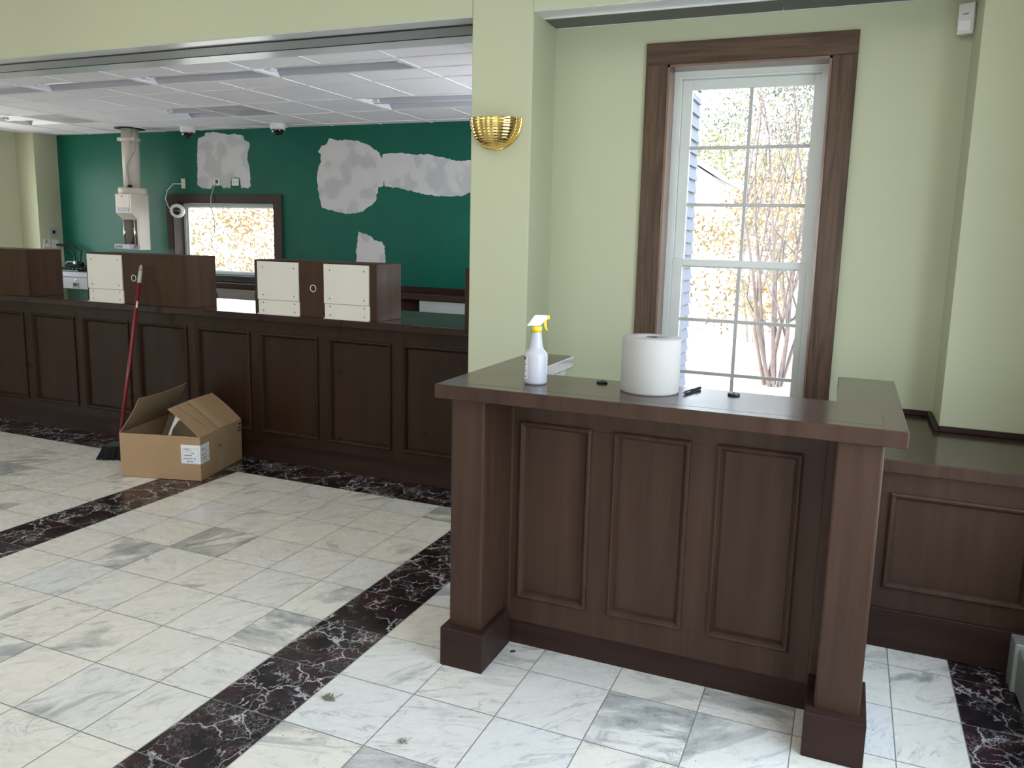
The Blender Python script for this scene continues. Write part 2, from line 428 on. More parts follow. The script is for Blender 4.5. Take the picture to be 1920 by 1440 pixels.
# teller room
YB = 5.2
WBX0, WBX1, WBZ0, WBZ1 = -5.86, -4.335, 1.035, 1.885
TY0, TY1 = 2.45, 4.55
wall('wall_teller_side', [(-8.4, -8.13, 2.155, TY0, 0, 2.75), (-8.4, -8.13, TY1, 4.88, 0, 2.75), (-8.4, -8.13, TY0, TY1, 0, .9), (-8.4, -8.13, TY0, TY1, 2.4, 2.75), (-8.4, -7.8, 4.88, 5.45, 0, 2.75), (-9.35, -8.4, 2.0, 2.155, 0, 2.75)])
wall('wall_teller_back', [(-8.4, WBX0, YB, 5.40, 0, 2.75), (WBX1, .385, YB, 5.40, 0, 2.75), (WBX0, WBX1, YB, 5.40, 0, WBZ0), (WBX0, WBX1, YB, 5.40, WBZ1, 2.75)], 'teller_wall')
SY0, SY1, SZ0, SZ1 = 3.0, 4.5, .97, 2.35
wall('wall_teller_right', [(.24, .36, 2.155, SY0, 0, 2.75), (.24, .36, SY1, 5.2, 0, 2.75), (.24, .36, SY0, SY1, 0, SZ0), (.24, .36, SY0, SY1, SZ1, 2.75)])
# lapped siding on the outside of the teller room
mb = MB(); z = -.15
while z < 3.65:
    for ya, yb in ([(2.21, SY0), (SY1, 5.43)] if SZ0 - .05 < z < SZ1 - .02 else [(2.21, 5.43)]):
        mb.prism([(.362, z), (.402, z), (.380, z + .118), (.362, z + .118)], ya, yb, mat=Matrix(((1, 0, 0, 0), (0, 0, 1, 0), (0, 1, 0, 0), (0, 0, 0, 1))))
    z += .114
struct(mb.build('wall_exterior', M['siding']))

# primer patches on the green wall
def jag(poly, amp=.010):
    out = []
    for (a, b_) in zip(poly, poly[1:] + poly[:1]):
        n = max(2, int(math.hypot(b_[0] - a[0], b_[1] - a[1]) / .022))
        for k in range(n):
            t = k / n; out.append((a[0] + (b_[0] - a[0]) * t + random.uniform(-amp, amp), a[1] + (b_[1] - a[1]) * t + random.uniform(-amp, amp)))
    return out
P1 = [(-5.439, 2.621), (-5.337, 2.649), (-5.336, 2.679), (-5.228, 2.692), (-5.096, 2.673), (-4.978, 2.656), (-4.887, 2.664), (-4.758, 2.635), (-4.747, 2.586), (-4.672, 2.554), (-4.701, 2.466), (-4.712, 2.367), (-4.682, 2.267), (-4.677, 2.068), (-4.716, 2.053), (-4.812, 2.053), (-4.842, 2.168), (-4.96, 2.169), (-4.978, 2.054), (-5.084, 2.054), (-5.109, 2.088), (-5.23, 2.088), (-5.272, 2.043), (-5.367, 2.047), (-5.469, 2.078), (-5.459, 2.377)]
P2 = [(-3.584, 2.579), (-3.469, 2.558), (-3.331, 2.564), (-3.195, 2.543), (-3.061, 2.494), (-2.939, 2.418), (-2.928, 2.372), (-2.906, 2.362), (-2.901, 2.399), (-2.851, 2.413), (-2.666, 2.41), (-2.516, 2.393), (-2.368, 2.394), (-2.242, 2.371), (-2.097, 2.342), (-1.995, 2.323), (-1.864, 2.327), (-1.773, 2.321), (-1.768, 2.013), (-1.865, 2.004), (-1.95, 1.977), (-2.093, 1.962), (-2.26, 1.976), (-2.408, 1.993), (-2.579, 2.03), (-2.709, 2.052), (-2.874, 2.066), (-2.88, 2.126), (-2.896, 2.126), (-2.896, 2.07), (-2.952, 2.063), (-2.963, 2.001), (-2.986, 1.973), (-2.979, 1.917), (-3.065, 1.86), (-3.156, 1.802), (-3.248, 1.782), (-3.387, 1.775), (-3.48, 1.799), (-3.597, 1.817), (-3.696, 1.845), (-3.714, 1.932), (-3.74, 2.048), (-3.745, 2.163), (-3.731, 2.259), (-3.694, 2.335), (-3.693, 2.421), (-3.733, 2.44), (-3.679, 2.506), (-3.609, 2.523)]
P3 = [(-3.215, 1.586), (-3.135, 1.564), (-3.044, 1.538), (-3.011, 1.5), (-2.909, 1.484), (-2.883, 1.437), (-2.87, 1.333), (-2.855, 1.103), (-3.255, 1.087), (-3.242, 1.243), (-3.24, 1.398), (-3.223, 1.495)]
def primer_mat():
    m, nt, b = new_mat('grey_primer_brushed')
    n = noise(nt, coords(nt, (1, 1, 1)), 4.2, 2, .4, .3)
    nt.links.new(ramp(nt, n.outputs['Fac'], [(.40, (.50, .505, .52)), (.47, (.53, .53, .545)), (.50, (.62, .60, .615)), (.7, (.66, .63, .645))]), b.inputs['Base Color'])
    b.inputs['Roughness'].default_value = .75; return m
M['primer'] = primer_mat()
wb = bpy.data.objects['wall_teller_back']
for P in (P1, P2, P3):
    mb = MB()
    mb.prism(jag(P, .006), -.0018, .001, mat=Matrix(((1, 0, 0, 0), (0, 0, 1, YB), (0, 1, 0, 0), (0, 0, 0, 1))))
    o = mb.build('primer_patch', M['primer'], wb); o['label'] = 'grey primer patch'

# suspended ceiling of the teller room
ZC = 2.715
CX = [.235] + [-1.09 - .61 * k for k in range(-2, 13)]
CY = [1.90, 2.53, 2.845, 3.16, 3.79, 4.42, 5.05, 5.25]
LONG = {(1, k): 1 for k in (2, 4, 6, 8)}      # 1x4 fixtures, row 2.53-2.845, starting at CX index k (right end)
FIX = [(2, 1), (4, 1), (6, 1), (8, 1), (2, 4), (6, 4), (10, 4)]
VENT = [(5, 4, 0), (9, 4, 0)]
def build_ceiling():
    mb = MB(); skip = set()
    # columns are indexed by their right-hand line k: cell k spans CX[k+1]..CX[k]
    for k, r in FIX: skip |= {(k - 2 + 3, r), (k - 2 + 4, r)}
    for k, r, _ in VENT: skip.add((k - 2 + 4, r))
    for i in range(len(CX) - 1):
        for r in range(len(CY) - 1):
            if (i, r) in skip: continue
            mb.face([(CX[i + 1] + .004, CY[r] + .004, ZC), (CX[i] - .004, CY[r] + .004, ZC), (CX[i] - .004, CY[r + 1] - .004, ZC), (CX[i + 1] + .004, CY[r + 1] - .004, ZC)])
    mb.mi = 1
    w = .012
    inside = lambda i, r: (i, r) in skip and (i + 1, r) in skip
    for i, x in enumerate(CX):
        for r in range(len(CY) - 1):
            l, rr_ = (i, r) in skip, (i - 1, r) in skip
            if l and rr_ and any((k - 2 + 4, rw) == (i, r) for k, rw in FIX): continue   # no bar across a fixture
            mb.box(x - w, x + w, CY[r], CY[r + 1], ZC - .006, ZC + .02)
    for y in CY: mb.box(CX[-1], CX[0], y - w, y + w, ZC - .005, ZC + .02)
    mb.mi = 0
    mb.box(-9.0, .4, 2.0, 5.4, 2.86, 2.90)
    struct(mb.build('ceiling', [M['ceiling_tile'], M['grid']]))
build_ceiling()

def fixture(x0, x1, y0, y1, label, big):
    t = thing('ceiling_light', label, 'ceiling light', ((x0 + x1) / 2, (y0 + y1) / 2, ZC), 'recessed fluorescent lights in the tiled ceiling')
    a, b_ = x0 + .012, x1 - .012; c, d = y0 + .012, y1 - .012; w = d - c; dep = .085 if not big else .10
    mb = MB()                                               # gull-wing reflector
    prof = []
    n = 14
    for i in range(n + 1):
        u = i / n; k = abs(math.sin(2 * PI * u)) ** .7 if big else math.sin(PI * u) ** .6
        prof.append((c + w * u, ZC + .002 + dep * k - (0 if not big else .0)))
    for (ya, za), (yb, zb) in zip(prof, prof[1:]):
        f = mb.face([(a, ya, za), (b_, ya, za), (b_, yb, zb), (a, yb, zb)]); f.smooth = True
    mb.build('reflector', M['reflector'], t)
    for xe, s in ((a, 1), (b_, -1)):
        mb = MB()
        mb.prism([(c, ZC - .004), (d, ZC - .004), (d - w * .12, ZC + dep * .55), (c + w * .62, ZC + dep), (c + w * .5, ZC + dep * .55), (c + w * .38, ZC + dep), (c + w * .12, ZC + dep * .55)],
                 0, .012, mat=Matrix(((0, 0, s, xe), (1, 0, 0, 0), (0, 1, 0, 0), (0, 0, 0, 1))))
        mb.box(xe if s > 0 else xe - .075, xe + .075 if s > 0 else xe, (c + d) / 2 - .035, (c + d) / 2 + .035, ZC + .01, ZC + .05, .006)
        mb.build('end_plate', M['light_white'], t)
    ys = [(c + d) / 2] if not big else [c + w * .28, c + w * .72]
    for y in ys:
        mb = MB(); mb.tube([(a + .02, y, ZC + .035), (b_ - .02, y, ZC + .035)], .013, 10)
        mb.build('tube', M['light_white'], t)
L1 = ['narrow recessed ceiling light nearest the brass sconce, in the front row', 'narrow recessed ceiling light in the front row, second from the column',
      'narrow recessed ceiling light in the front row, third from the column', 'narrow recessed ceiling light at the far left of the front row']
for n_, k in enumerate((2, 4, 6, 8)):
    i = k - 2 + 3; fixture(CX[i + 2], CX[i], CY[1], CY[2], L1[n_], False)
for k, lab in ((2, 'wide recessed ceiling light in the rear row beside the column'), (6, 'wide recessed ceiling light in the rear row above the drive-up window'), (10, 'wide recessed ceiling light in the rear row near the left wall')):
    i = k - 2 + 3; fixture(CX[i + 2], CX[i], CY[4], CY[5], lab, True)
for k, lab in ((5, 'square dusty grey ceiling vent right of the middle rear light'), (9, 'square dusty grey ceiling vent between the two left rear lights')):
    i = k - 2 + 4
    t = thing('ceiling_vent', lab, 'vent', ((CX[i] + CX[i + 1]) / 2, 4.1, ZC), 'dusty vents in the tiled ceiling')
    mb = MB(); mb.box(CX[i + 1] + .035, CX[i] - .035, CY[4] + .035, CY[5] - .035, ZC - .002, ZC + .02); mb.build('vent_face', M['vent'], t)
    mb = MB(); mb.mi = 0
    x0, x1, y0, y1 = CX[i + 1] + .006, CX[i] - .006, CY[4] + .006, CY[5] - .006
    for bx in ((x0, x1, y0, y0 + .03), (x0, x1, y1 - .03, y1), (x0, x0 + .03, y0 + .03, y1 - .03), (x1 - .03, x1, y0 + .03, y1 - .03)): mb.box(bx[0], bx[1], bx[2], bx[3], ZC - .004, ZC + .012)
    mb.build('vent_frame', M['ceiling_tile'], t)
# air grilles in the two soffits
def grille(name, xs, y0, y1, mat, label):
    t = thing(name, label, 'air grille', ((xs[0] + xs[-1]) / 2, (y0 + y1) / 2, ZS - .012))
    for a, b_ in zip(xs, xs[1:]):
        mb = MB(); mb.box(a + .003, b_ - .003, y0, y1, ZS - .009, ZS - .001); mb.build('grille_panel', mat, t)
    mb = MB(); mb.box(xs[0], xs[-1], y1, y1 + .008, ZS - .012, ZS - .003); mb.box(xs[0], xs[-1], y0 - .008, y0, ZS - .011, ZS - .003); mb.build('grille_rim', M['black'] if mat is M['grille_light'] else M['vinyl'], t)
grille('air_grille', [-8.9, -7.1, -5.3, -3.6, -1.95, -.11], 1.785, 1.96, M['grille_light'], 'long grey perforated air grille in the soffit over the teller counter')
grille('air_grille', [.245, 1.405, 2.222], 1.79, 1.975, M['grille'], 'dark ribbed air grille in the soffit above the tall window')

# ------------------------------------------------------------------ windows
def tall_window():
    t = bpy.data.objects.new('window_1', None); COL.objects.link(t); t.location = ((WX0 + WX1) / 2, YW, WZ0); LOC['window_1'] = Vector(t.location); struct(t)
    mb = MB(); o = .112                                      # wood casing on the wall
    mb.box(WX0 - o, WX0, YW - .022, YW, WZ0 - .1, WZ1, .002); mb.box(WX1, WX1 + o, YW - .022, YW, WZ0 - .1, WZ1, .002)
    mb.mi = 1; mb.box(WX0 - o, WX1 + o, YW - .023, YW, WZ1, WZ1 + .108, .002); mb.box(WX0 - o, WX1 + o, YW - .022, YW, WZ0 - .2, WZ0 - .1, .002)
    mb.build('casing', [M['casing'], M['casing_h']], t)
    mb = MB(); d = .004                                      # wood jambs
    mb.box(WX0, WX0 + .012, YW - .016, 2.11, WZ0, WZ1); mb.box(WX1 - .012, WX1, YW - .016, 2.11, WZ0, WZ1)
    mb.box(WX0, WX1, YW - .016, 2.11, WZ1 - .012, WZ1); mb.box(WX0, WX1, YW - .05, 2.11, WZ0 - .02, WZ0)
    mb.build('jamb', M['mahogany_j'], t)
    x0, x1, z0, z1 = WX0 + .012, WX1 - .012, WZ0, WZ1 - .012
    mb = MB()
    fr = [(0, 0), (0, .03), (.026, .03), (.026, .022), (.036, .022), (.036, -.05), (0, -.05), (0, 0)]
    mb.ring(x0, x1, z0, z1, 2.13, fr)
    mb.build('window_frame', M['vinyl'], t)
    sx0, sx1 = x0 + .036, x1 - .036; zm = 1.45
    for (a, b_, y, nm) in ((zm - .022, z1 - .036, 2.158, 'upper'), (z0 + .036, zm + .022, 2.128, 'lower')):
        mb = MB(); st = .052
        sash = MB()
        top = .05 if nm == 'upper' else .036; bot = .036 if nm == 'upper' else .06
        sash.box(sx0, sx0 + st, y - .014, y + .014, a, b_, .002); sash.box(sx1 - .034, sx1, y - .014, y + .014, a, b_, .002)
        sash.box(sx0 + st, sx1 - .034, y - .014, y + .014, b_ - top, b_, .002); sash.box(sx0 + st, sx1 - .034, y - .014, y + .014, a, a + bot, .002)
        gx0, gx1, gz0, gz1 = sx0 + st, sx1 - .034, a + bot, b_ - top
        so = sash.build('sash', M['vinyl'], t)
        mb = MB(); mw = .009
        mb.box((gx0 + gx1) / 2 - mw, (gx0 + gx1) / 2 + mw, y - .006, y + .006, gz0, gz1)
        for k in (1, 2):
            zz = gz0 + (gz1 - gz0) * k / 3
            mb.box(gx0, gx1, y - .0055, y + .0055, zz - mw, zz + mw)
        mb.build('muntin', M['muntin'], so)
        mb = MB(); mb.box(gx0, gx1, y + .0075, y + .0095, gz0, gz1); mb.build('glass_pane', M['glass'], so)
M['mahogany_j'] = wood('jamb_wood', (.20, .11, .075), (.13, .07, .048), .22, 'z', spec=.8)
tall_window()
def drive_window():
    t = bpy.data.objects.new('window_2', None); COL.objects.link(t); t.location = ((WBX0 + WBX1) / 2, YB, WBZ0); LOC['window_2'] = Vector(t.location); struct(t)
    o = .095
    mb = MB()
    mb.box(WBX0 - o, WBX0, YB - .025, YB, WBZ0 - .06, WBZ1 + o, .003); mb.box(WBX1, WBX1 + o + .01, YB - .025, YB, WBZ0 - .06, WBZ1 + o, .003)
    mb.box(WBX0, WBX1, YB - .026, YB, WBZ1, WBZ1 + o, .003); mb.box(WBX0 - o, WBX1 + o, YB - .05, YB, WBZ0 - .07, WBZ0 - .045, .003)
    mb.build('casing', M['casing_dark'], t)
    mb = MB()
    mb.box(WBX0, WBX0 + .012, YB - .02, 5.36, WBZ0, WBZ1); mb.box(WBX1 - .012, WBX1, YB - .02, 5.36, WBZ0, WBZ1)
    mb.box(WBX0, WBX1, YB - .02, 5.36, WBZ1 - .012, WBZ1); mb.box(WBX0, WBX1, YB - .045, 5.36, WBZ0 - .02, WBZ0)
    mb.build('jamb', M['casing_dark'], t)
    mb = MB()
    mb.ring(WBX0 + .012, WBX1 - .012, WBZ0, WBZ1 - .012, 5.37, [(0, 0), (0, .03), (.03, .03), (.045, .015), (.045, -.03), (0, -.03), (0, 0)])
    mb.box(WBX0 + .06, WBX0 + .075, 5.35, 5.37, WBZ0, WBZ1 - .012)
    mb.build('window_frame', M['vinyl'], t)
    mb = MB(); mb.box(WBX0 + .055, WBX1 - .055, 5.372, 5.376, WBZ0 + .04, WBZ1 - .055); mb.build('glass_pane', M['glass'], t)
drive_window()
# windows out of view, some added for light: white frame and glass
def plain_window(n, axis, a0, a1, z0, z1, at):
    t = bpy.data.objects.new('window_%d' % n, None); COL.objects.link(t); t.location = (at, (a0 + a1) / 2, z0) if axis == 'y' else ((a0 + a1) / 2, at, z0)
    LOC[t.name] = Vector(t.location); struct(t)
    fr, gl = MB(), MB(); w = .06
    def bx(m, p0, p1, q0, q1, d):
        if axis == 'y': m.box(at - d, at + d, p0, p1, q0, q1)
        else: m.box(p0, p1, at - d, at + d, q0, q1)
    bx(fr, a0, a0 + w, z0, z1, .04); bx(fr, a1 - w, a1, z0, z1, .04); bx(fr, a0 + w, a1 - w, z0, z0 + w, .04); bx(fr, a0 + w, a1 - w, z1 - w, z1, .04)
    bx(fr, (a0 + a1) / 2 - .03, (a0 + a1) / 2 + .03, z0 + w, z1 - w, .03)
    bx(gl, a0 + w, a1 - w, z0 + w, z1 - w, .003)
    fr.build('window_frame', M['vinyl'], t); gl.build('glass_pane', M['glass'], t)
plain_window(3, 'y', RY0, RY1, RZ0, RZ1, 2.69)
for k, (a, b_) in enumerate(RW): plain_window(4 + k, 'x', a, b_, .3, 2.6, -7.17)
for k, (a, b_) in enumerate(LY): plain_window(7 + k, 'y', a, b_, .5, 2.5, -9.27)

plain_window(8, 'y', TY0, TY1, .9, 2.4, -8.27)  # unseen left window, added to brighten the teller room
plain_window(9, 'y', SY0, SY1, SZ0, SZ1, .31)  # hidden side window, added to light the ceiling and green wall

# ------------------------------------------------------------------ panelled woodwork
BOLECTION = [(0, 0), (0, .010), (.006, .014), (.012, .013), (.020, .004), (.026, -.010), (.026, -.014)]
def panelled(front_parent, x0, x1, z0, z1, y, panels, mat_slab, mat_panel, thick=.02, recess=.012):
    """stiles and rails as one slab with openings, each panel (moulding + field) a part"""
    mb = MB()
    pz0, pz1 = panels[0][2], panels[0][3]
    mb.box(x0, x1, y, y + thick, z0, pz0 + .001); mb.box(x0, x1, y, y + thick, pz1 - .001, z1)
    xs = [x0] + [v for p in panels for v in (p[0], p[1])] + [x1]
    for a, b_ in zip(xs[::2], xs[1::2]):
        if b_ - a > .002: mb.box(a, b_, y, y + thick, pz0, pz1)
    mb.build('front_panel', mat_slab, front_parent)
    for (a, b_, c, d) in panels:
        po = MB(); po.box(a - .004, b_ + .004, y + recess, y + thick + .001, c - .004, d + .004)
        p = po.build('inset_panel', mat_panel, front_parent)
        m2 = MB(); m2.ring(a - .008, b_ + .008, c - .008, d + .008, y, BOLECTION); m2.build('moulding', mat_panel, p)

# reception desk ---------------------------------------------------
DH = 1.05
desk = thing('reception_desk', 'dark mahogany U shaped reception desk with three tall front panels', 'desk', (1.245, .45, 0))
panelled(desk, .66, 1.80, .105, 1.0, .455, [(.732, .992, .212, .885), (1.09, 1.346, .212, .885), (1.452, 1.71, .212, .885)], M['mahogany'], M['mahogany'])
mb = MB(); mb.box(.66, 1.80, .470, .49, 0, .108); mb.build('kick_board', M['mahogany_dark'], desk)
for s, (a, b_, pa, pb) in enumerate(((.524, .694, .541, .671), (1.787, 1.965, 1.812, 1.944))):
    mb = MB(); mb.box(pa, pb, .245, .475, .14, 1.0, .010, 3); 
    if s == 0: mb.box(pb - .03, pb + .028, .447, .470, .12, 1.0, .008, 2)
    else: mb.box(pa - .028, pa + .03, .447, .470, .12, 1.0, .008, 2)
    p = mb.build('corner_post', M['mahogany'], desk)
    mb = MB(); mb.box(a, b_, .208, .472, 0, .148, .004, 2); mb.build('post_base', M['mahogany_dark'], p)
for x0, x1 in ((.545, .672), (1.828, 1.945)):
    mb = MB(); mb.box(x0, x1, .474, 1.085, 0, 1.0, .003); mb.build('side_cabinet', M['mahogany_top'], desk)
mb = MB(); mb.box(.672, 1.828, .49, .51, .0, 1.0); mb.build('inner_panel', M['mahogany'], desk)
OUT = [(.494, .207), (2.0, .220), (2.0, 1.14), (1.797, 1.14), (1.797, .600), (.702, .598), (.702, 1.10), (.494, 1.10)]
mb = MB(); mb.prism(OUT, 1.0, DH, .0035, seg=2)
o = mb.build('desk_top', M['mahogany_top'], desk); face_split(o, [M['mahogany']], lambda n: 1 if n.y < -.6 else 0)
mb = MB()
mb.box(.56, 1.935, .272, .2735, DH - .001, DH + .0003); mb.box(1.934, 1.9355, .272, .42, DH - .001, DH + .0003)
mb.build('top_seam', M['black'], desk)

# low side cabinet with counter top -----------------------------------
side = thing('side_cabinet', 'low dark wood cabinet with counter top behind the right end of the desk', 'cabinet', (2.28, 1.5, 0))
panelled(side, 1.962, 2.615, .158, .716, 1.062, [(2.030, 2.502, .255, .622)], M['mahogany'], M['mahogany'])
mb = MB(); mb.box(1.962, 2.615, 1.047, 1.075, 0, .160, .003); mb.build('base_board', M['mahogany_dark'], side)
mb = MB(); mb.box(1.962, 1.982, 1.08, 1.985, 0, .716); mb.build('end_panel', M['mahogany'], side)
mb = MB(); mb.prism([(1.955, 1.03), (2.617, 1.03), (2.617, 1.657), (2.222, 1.657), (2.222, 1.987), (1.955, 1.987)], .715, .765, .004, seg=2); o = mb.build('counter_top', M['mahogany_top'], side); face_split(o, [M['mahogany']], lambda n: 1 if n.y < -.6 else 0)
mb = MB(); mb.box(1.955, 2.222, 1.966, 1.988, .765, .790, .004); mb.box(2.202, 2.2235, 1.640, 1.966, .765, .790, .004); mb.box(2.2235, 2.617, 1.636, 1.658, .765, .790, .004); mb.build('back_trim', M['mahogany_dark'], side)

# teller counter ----------------------------------------------------------
CT = 1.02
tc_ = thing('teller_counter', 'long dark wood panelled teller counter under the wide wall opening', 'counter', (-4.1, 2.4, 0))
pans = []
for k in range(-13, 1):
    a = -.721 + .556 * k; pans.append((a + .008, a + .462, .213, .882))
pans[-1] = (pans[-1][0], -.255, .213, .882)
panelled(tc_, -8.12, -.11, .135, .974, 2.013, pans, M['mahogany_teller'], M['mahogany_teller'])
mb = MB(); mb.box(-8.12, -.11, 2.035, 2.055, 0, .14); mb.build('kick_board', M['mahogany_dark'], tc_)
mb = MB(); mb.box(-8.12, -.108, 1.970, 2.775, .972, CT, .006, 2); o = mb.build('counter_top', M['mahogany_top'], tc_); face_split(o, [M['mahogany_teller_h']], lambda n: 1 if n.y < -.6 else 0)
mb = MB(); mb.box(-8.12, -.11, 2.715, 2.735, .0, .974); mb.box(-8.12, -8.1, 2.055, 2.715, 0, .974); mb.box(-.13, -.11, 2.055, 2.150, 0, .974); mb.build('back_panel', M['mahogany_teller_h'], tc_)

# dividers on the counter --------------------------------------------------
def divider(x0, x1, label, plates, hole=None):
    t = thing('counter_divider', label, 'divider', ((x0 + x1) / 2, 2.14, CT), 'wooden dividers along the teller counter')
    mb = MB(); mb.box(x0, x1, 1.995, 2.285, CT, 1.378, .002); b_ = mb.build('body', M['divider_wood'], t)
    for (a, c) in plates:
        mb = MB()
        mb.box(a, c, 1.985, 1.996, 1.118, 1.368, .0015); p = mb.build('cover_plate', M['cover_plate'], t)
        m3 = MB(); m3.box(a + .004, c + .004, 1.988, 1.996, CT + .004, 1.116, .001); m3.box(a + .004, c + .004, 1.974, 1.996, CT + .0005, CT + .006); q = m3.build('cover_plate', M['cover_plate'], t)
        for m_, zs in ((p, (1.150, 1.330)), (q, (1.045, 1.098))):
            for xx in (a + .045, c - .035):
                for zz in zs:
                    s_ = MB(); s_.lathe([(0, .0025), (.004, .002), (.005, 0), (.005, -.002)], n=10, mat=Matrix.Translation((xx, 1.985 if m_ is p else 1.988, zz)) @ Matrix.Rotation(R(90), 4, 'X')); s_.build('screw', M['screw'], m_)
        s_ = MB(); s_.lathe([(0, .001), (.014, .001), (.014, -.001)], n=16, mat=Matrix.Translation((a - .006, 1.9945, 1.06)) @ Matrix.Rotation(R(90), 4, 'X')); s_.build('cable_notch', M['black'], t)
    if hole is not None:
        s_ = MB(); s_.lathe([(.024, -.001), (.024, .0015), (.019, .001), (.019, -.001)], n=20, mat=Matrix.Translation((hole, 1.9945, 1.208)) @ Matrix.Rotation(R(90), 4, 'X')); h = s_.build('cable_hole', M['cover_plate'], t)
        s_ = MB(); s_.lathe([(0, .0008), (.017, .0008), (.017, -.001)], n=20, mat=Matrix.Translation((hole + .005, 1.9945, 1.208)) @ Matrix.Rotation(R(90), 4, 'X')); s_.build('hole_inside', M['black'], h)
divider(-4.99, -4.035, 'plain dark wood divider box at the left end of the teller counter', [])
divider(-3.405, -2.455, 'wooden counter divider with one cream cover plate behind the broom handle', [(-3.385, -3.040)], -2.936)
divider(-1.850, -.903, 'wooden counter divider with two cream cover plates and a cable hole between', [(-1.820, -1.488), (-1.290, -.953)], -1.379)
divider(-.292, -.112, 'dark wood divider mostly hidden behind the green column', [])

# back credenza and drawer cabinets -----------------------------------------
cr = thing('back_credenza', 'long dark wood ledge against the green wall behind the teller counter', 'credenza', (-3.0, 5.05, 0))
mb = MB(); mb.box(-6.0, .22, 4.925, 5.195, .905, .962, .003); mb.build('ledge_top', M['mahogany_top'], cr)
mb = MB(); mb.box(-4.10, .22, 5.165, 5.197, .962, 1.022, .003); mb.build('backsplash', M['mahogany_dark'], cr)
mb = MB(); mb.box(-6.0, .22, 5.0, 5.195, 0, .905); mb.build('cabinet_body', M['mahogany_dark'], cr)
def drawer_unit(name, label, x0, x1, y, y1, z1, mat, lid=False, holder=None, lock=None):
    t = thing(name, label, 'cabinet', ((x0 + x1) / 2, (y + y1) / 2, 0))
    mb = MB(); mb.box(x0, x1, y + .012, y1, 0, z1 - (.06 if lid else 0), .003); mb.build('body', mat, t)
    if lid:
        mb = MB(); mb.box(x0 - .004, x1 + .004, y, y1, z1 - .058, z1, .004); mb.build('lid', mat, t)
    zt = z1 - (.072 if lid else .025)
    for k in range(3):
        a = zt - .25 * (k + 1) + .008; b2 = zt - .25 * k
        mb = MB(); mb.box(x0 + .01, x1 - .01, y - .002, y + .012, a, b2, .003); d = mb.build('drawer', mat, t)
        if holder and k == 0:
            hx, hz = holder
            m2 = MB(); m2.ring(hx - .045, hx + .045, hz - .030, hz + .030, y - .002, [(0, 0), (0, .008), (.014, .008), (.014, 0)]); m2.build('label_holder', M['chrome'], d)
            m2 = MB(); m2.box(hx - .030, hx + .030, y - .004, y - .002, hz - .014, hz + .014); m2.build('holder_slot', M['black'], d)
        if lock and k == 0:
            m2 = MB(); m2.lathe([(0, .012), (.012, .010), (.014, 0)], n=14, mat=Matrix.Translation((lock[0], y - .002, lock[1])) @ Matrix.Rotation(R(90), 4, 'X')); m2.build('lock', M['chrome'], d)
drawer_unit('drawer_cabinet', 'grey metal drawer cabinet under the black phone near the left wall', -7.45, -6.50, 4.60, 5.15, 1.018, M['grey_metal'], True, (-6.845, .868), (-6.835, .925))
drawer_unit('drawer_cabinet', 'taupe metal drawer cabinet below the drive-up window', -5.10, -4.40, 4.90, 4.998, .90, M['taupe_metal'], False, (-4.98, .815))
drawer_unit('drawer_cabinet', 'pale grey cabinet front under the ledge beside the column', -2.30, -1.62, 4.93, 4.998, .895, M['pale_panel'])
# phone and cables
ph = thing('desk_phone', 'black desk phone with coiled cords on the left grey drawer cabinet', 'phone', (-7.10, 4.85, 1.018))
mb = MB(); mb.prism([(4.70, 1.019), (4.98, 1.019), (4.98, 1.085), (4.72, 1.045)], -7.29, -6.93, .006, Matrix(((0, 0, 1, 0), (1, 0, 0, 0), (0, 1, 0, 0), (0, 0, 0, 1)))); mb.build('phone_body', M['black'], ph)
mb = MB(); mb.tube([(-7.27, 4.80, 1.10), (-7.20, 4.80, 1.125), (-7.10, 4.82, 1.125), (-7.00, 4.83, 1.10)], [.026, .020, .020, .026], 10); mb.build('handset', M['black'], ph)
mb = MB(); mb.tube([(-7.27 + .02 * k, 4.72 + .015 * math.sin(k * 1.9), 1.05 + .012 * math.cos(k * 1.9)) for k in range(22)], .009, 6); mb.build('cord', M['black'], ph)
mb = MB(); mb.box(-7.10, -7.065, 4.775, 4.80, 1.105, 1.14, .003); mb.build('handset_label', M['plastic_white'], ph)

# pneumatic tube terminal ---------------------------------------------------
pt = thing('pneumatic_tube_terminal', 'beige pneumatic tube terminal with a thick pipe to the ceiling', 'tube terminal', (-6.17, 4.87, 1.30))
mb = MB(); mb.tube([(-6.146, 4.87, 2.03), (-6.146, 4.87, 2.712)], .096, 28); pp = mb.build('pipe', M['beige_metal'], pt)
mb = MB(); mb.lathe([(.097, -.02), (.112, -.02), (.112, .02), (.097, .02)], (-6.146, 4.87, 2.585), 28); mb.box(-6.28, -6.24, 4.80, 4.84, 2.565, 2.605, .003); mb.box(-6.05, -6.01, 4.80, 4.84, 2.565, 2.605, .003); mb.build('pipe_clamp', M['beige_metal'], pp)
mb = MB(); mb.lathe([(0, 0), (.165, 0), (.165, -.004), (0, -.004)], (-6.146, 4.87, 2.708), 28); mb.build('ceiling_ring', M['black'], pt)
mb = MB(); mb.lathe([(0, 2.03), (.15, 2.03), (.158, 2.02), (.158, 1.955), (0, 1.955)], (-6.146, 4.87, 0), 32); mb.build('collar', M['beige_metal'], pt)
mb = MB()
PRJ = Matrix(((0, 0, 1, 0), (1, 0, 0, 0), (0, 1, 0, 0), (0, 0, 0, 1)))
mb.prism([(4.75, 1.955), (5.0, 1.955), (5.0, 1.305), (4.84, 1.305), (4.84, 1.66), (4.75, 1.735)], -6.075, -6.045, .003, PRJ)
mb.prism([(4.84, 1.955), (5.0, 1.955), (5.0, 1.305), (4.84, 1.305), (4.84, 1.66)], -6.30, -6.285, .002, PRJ)
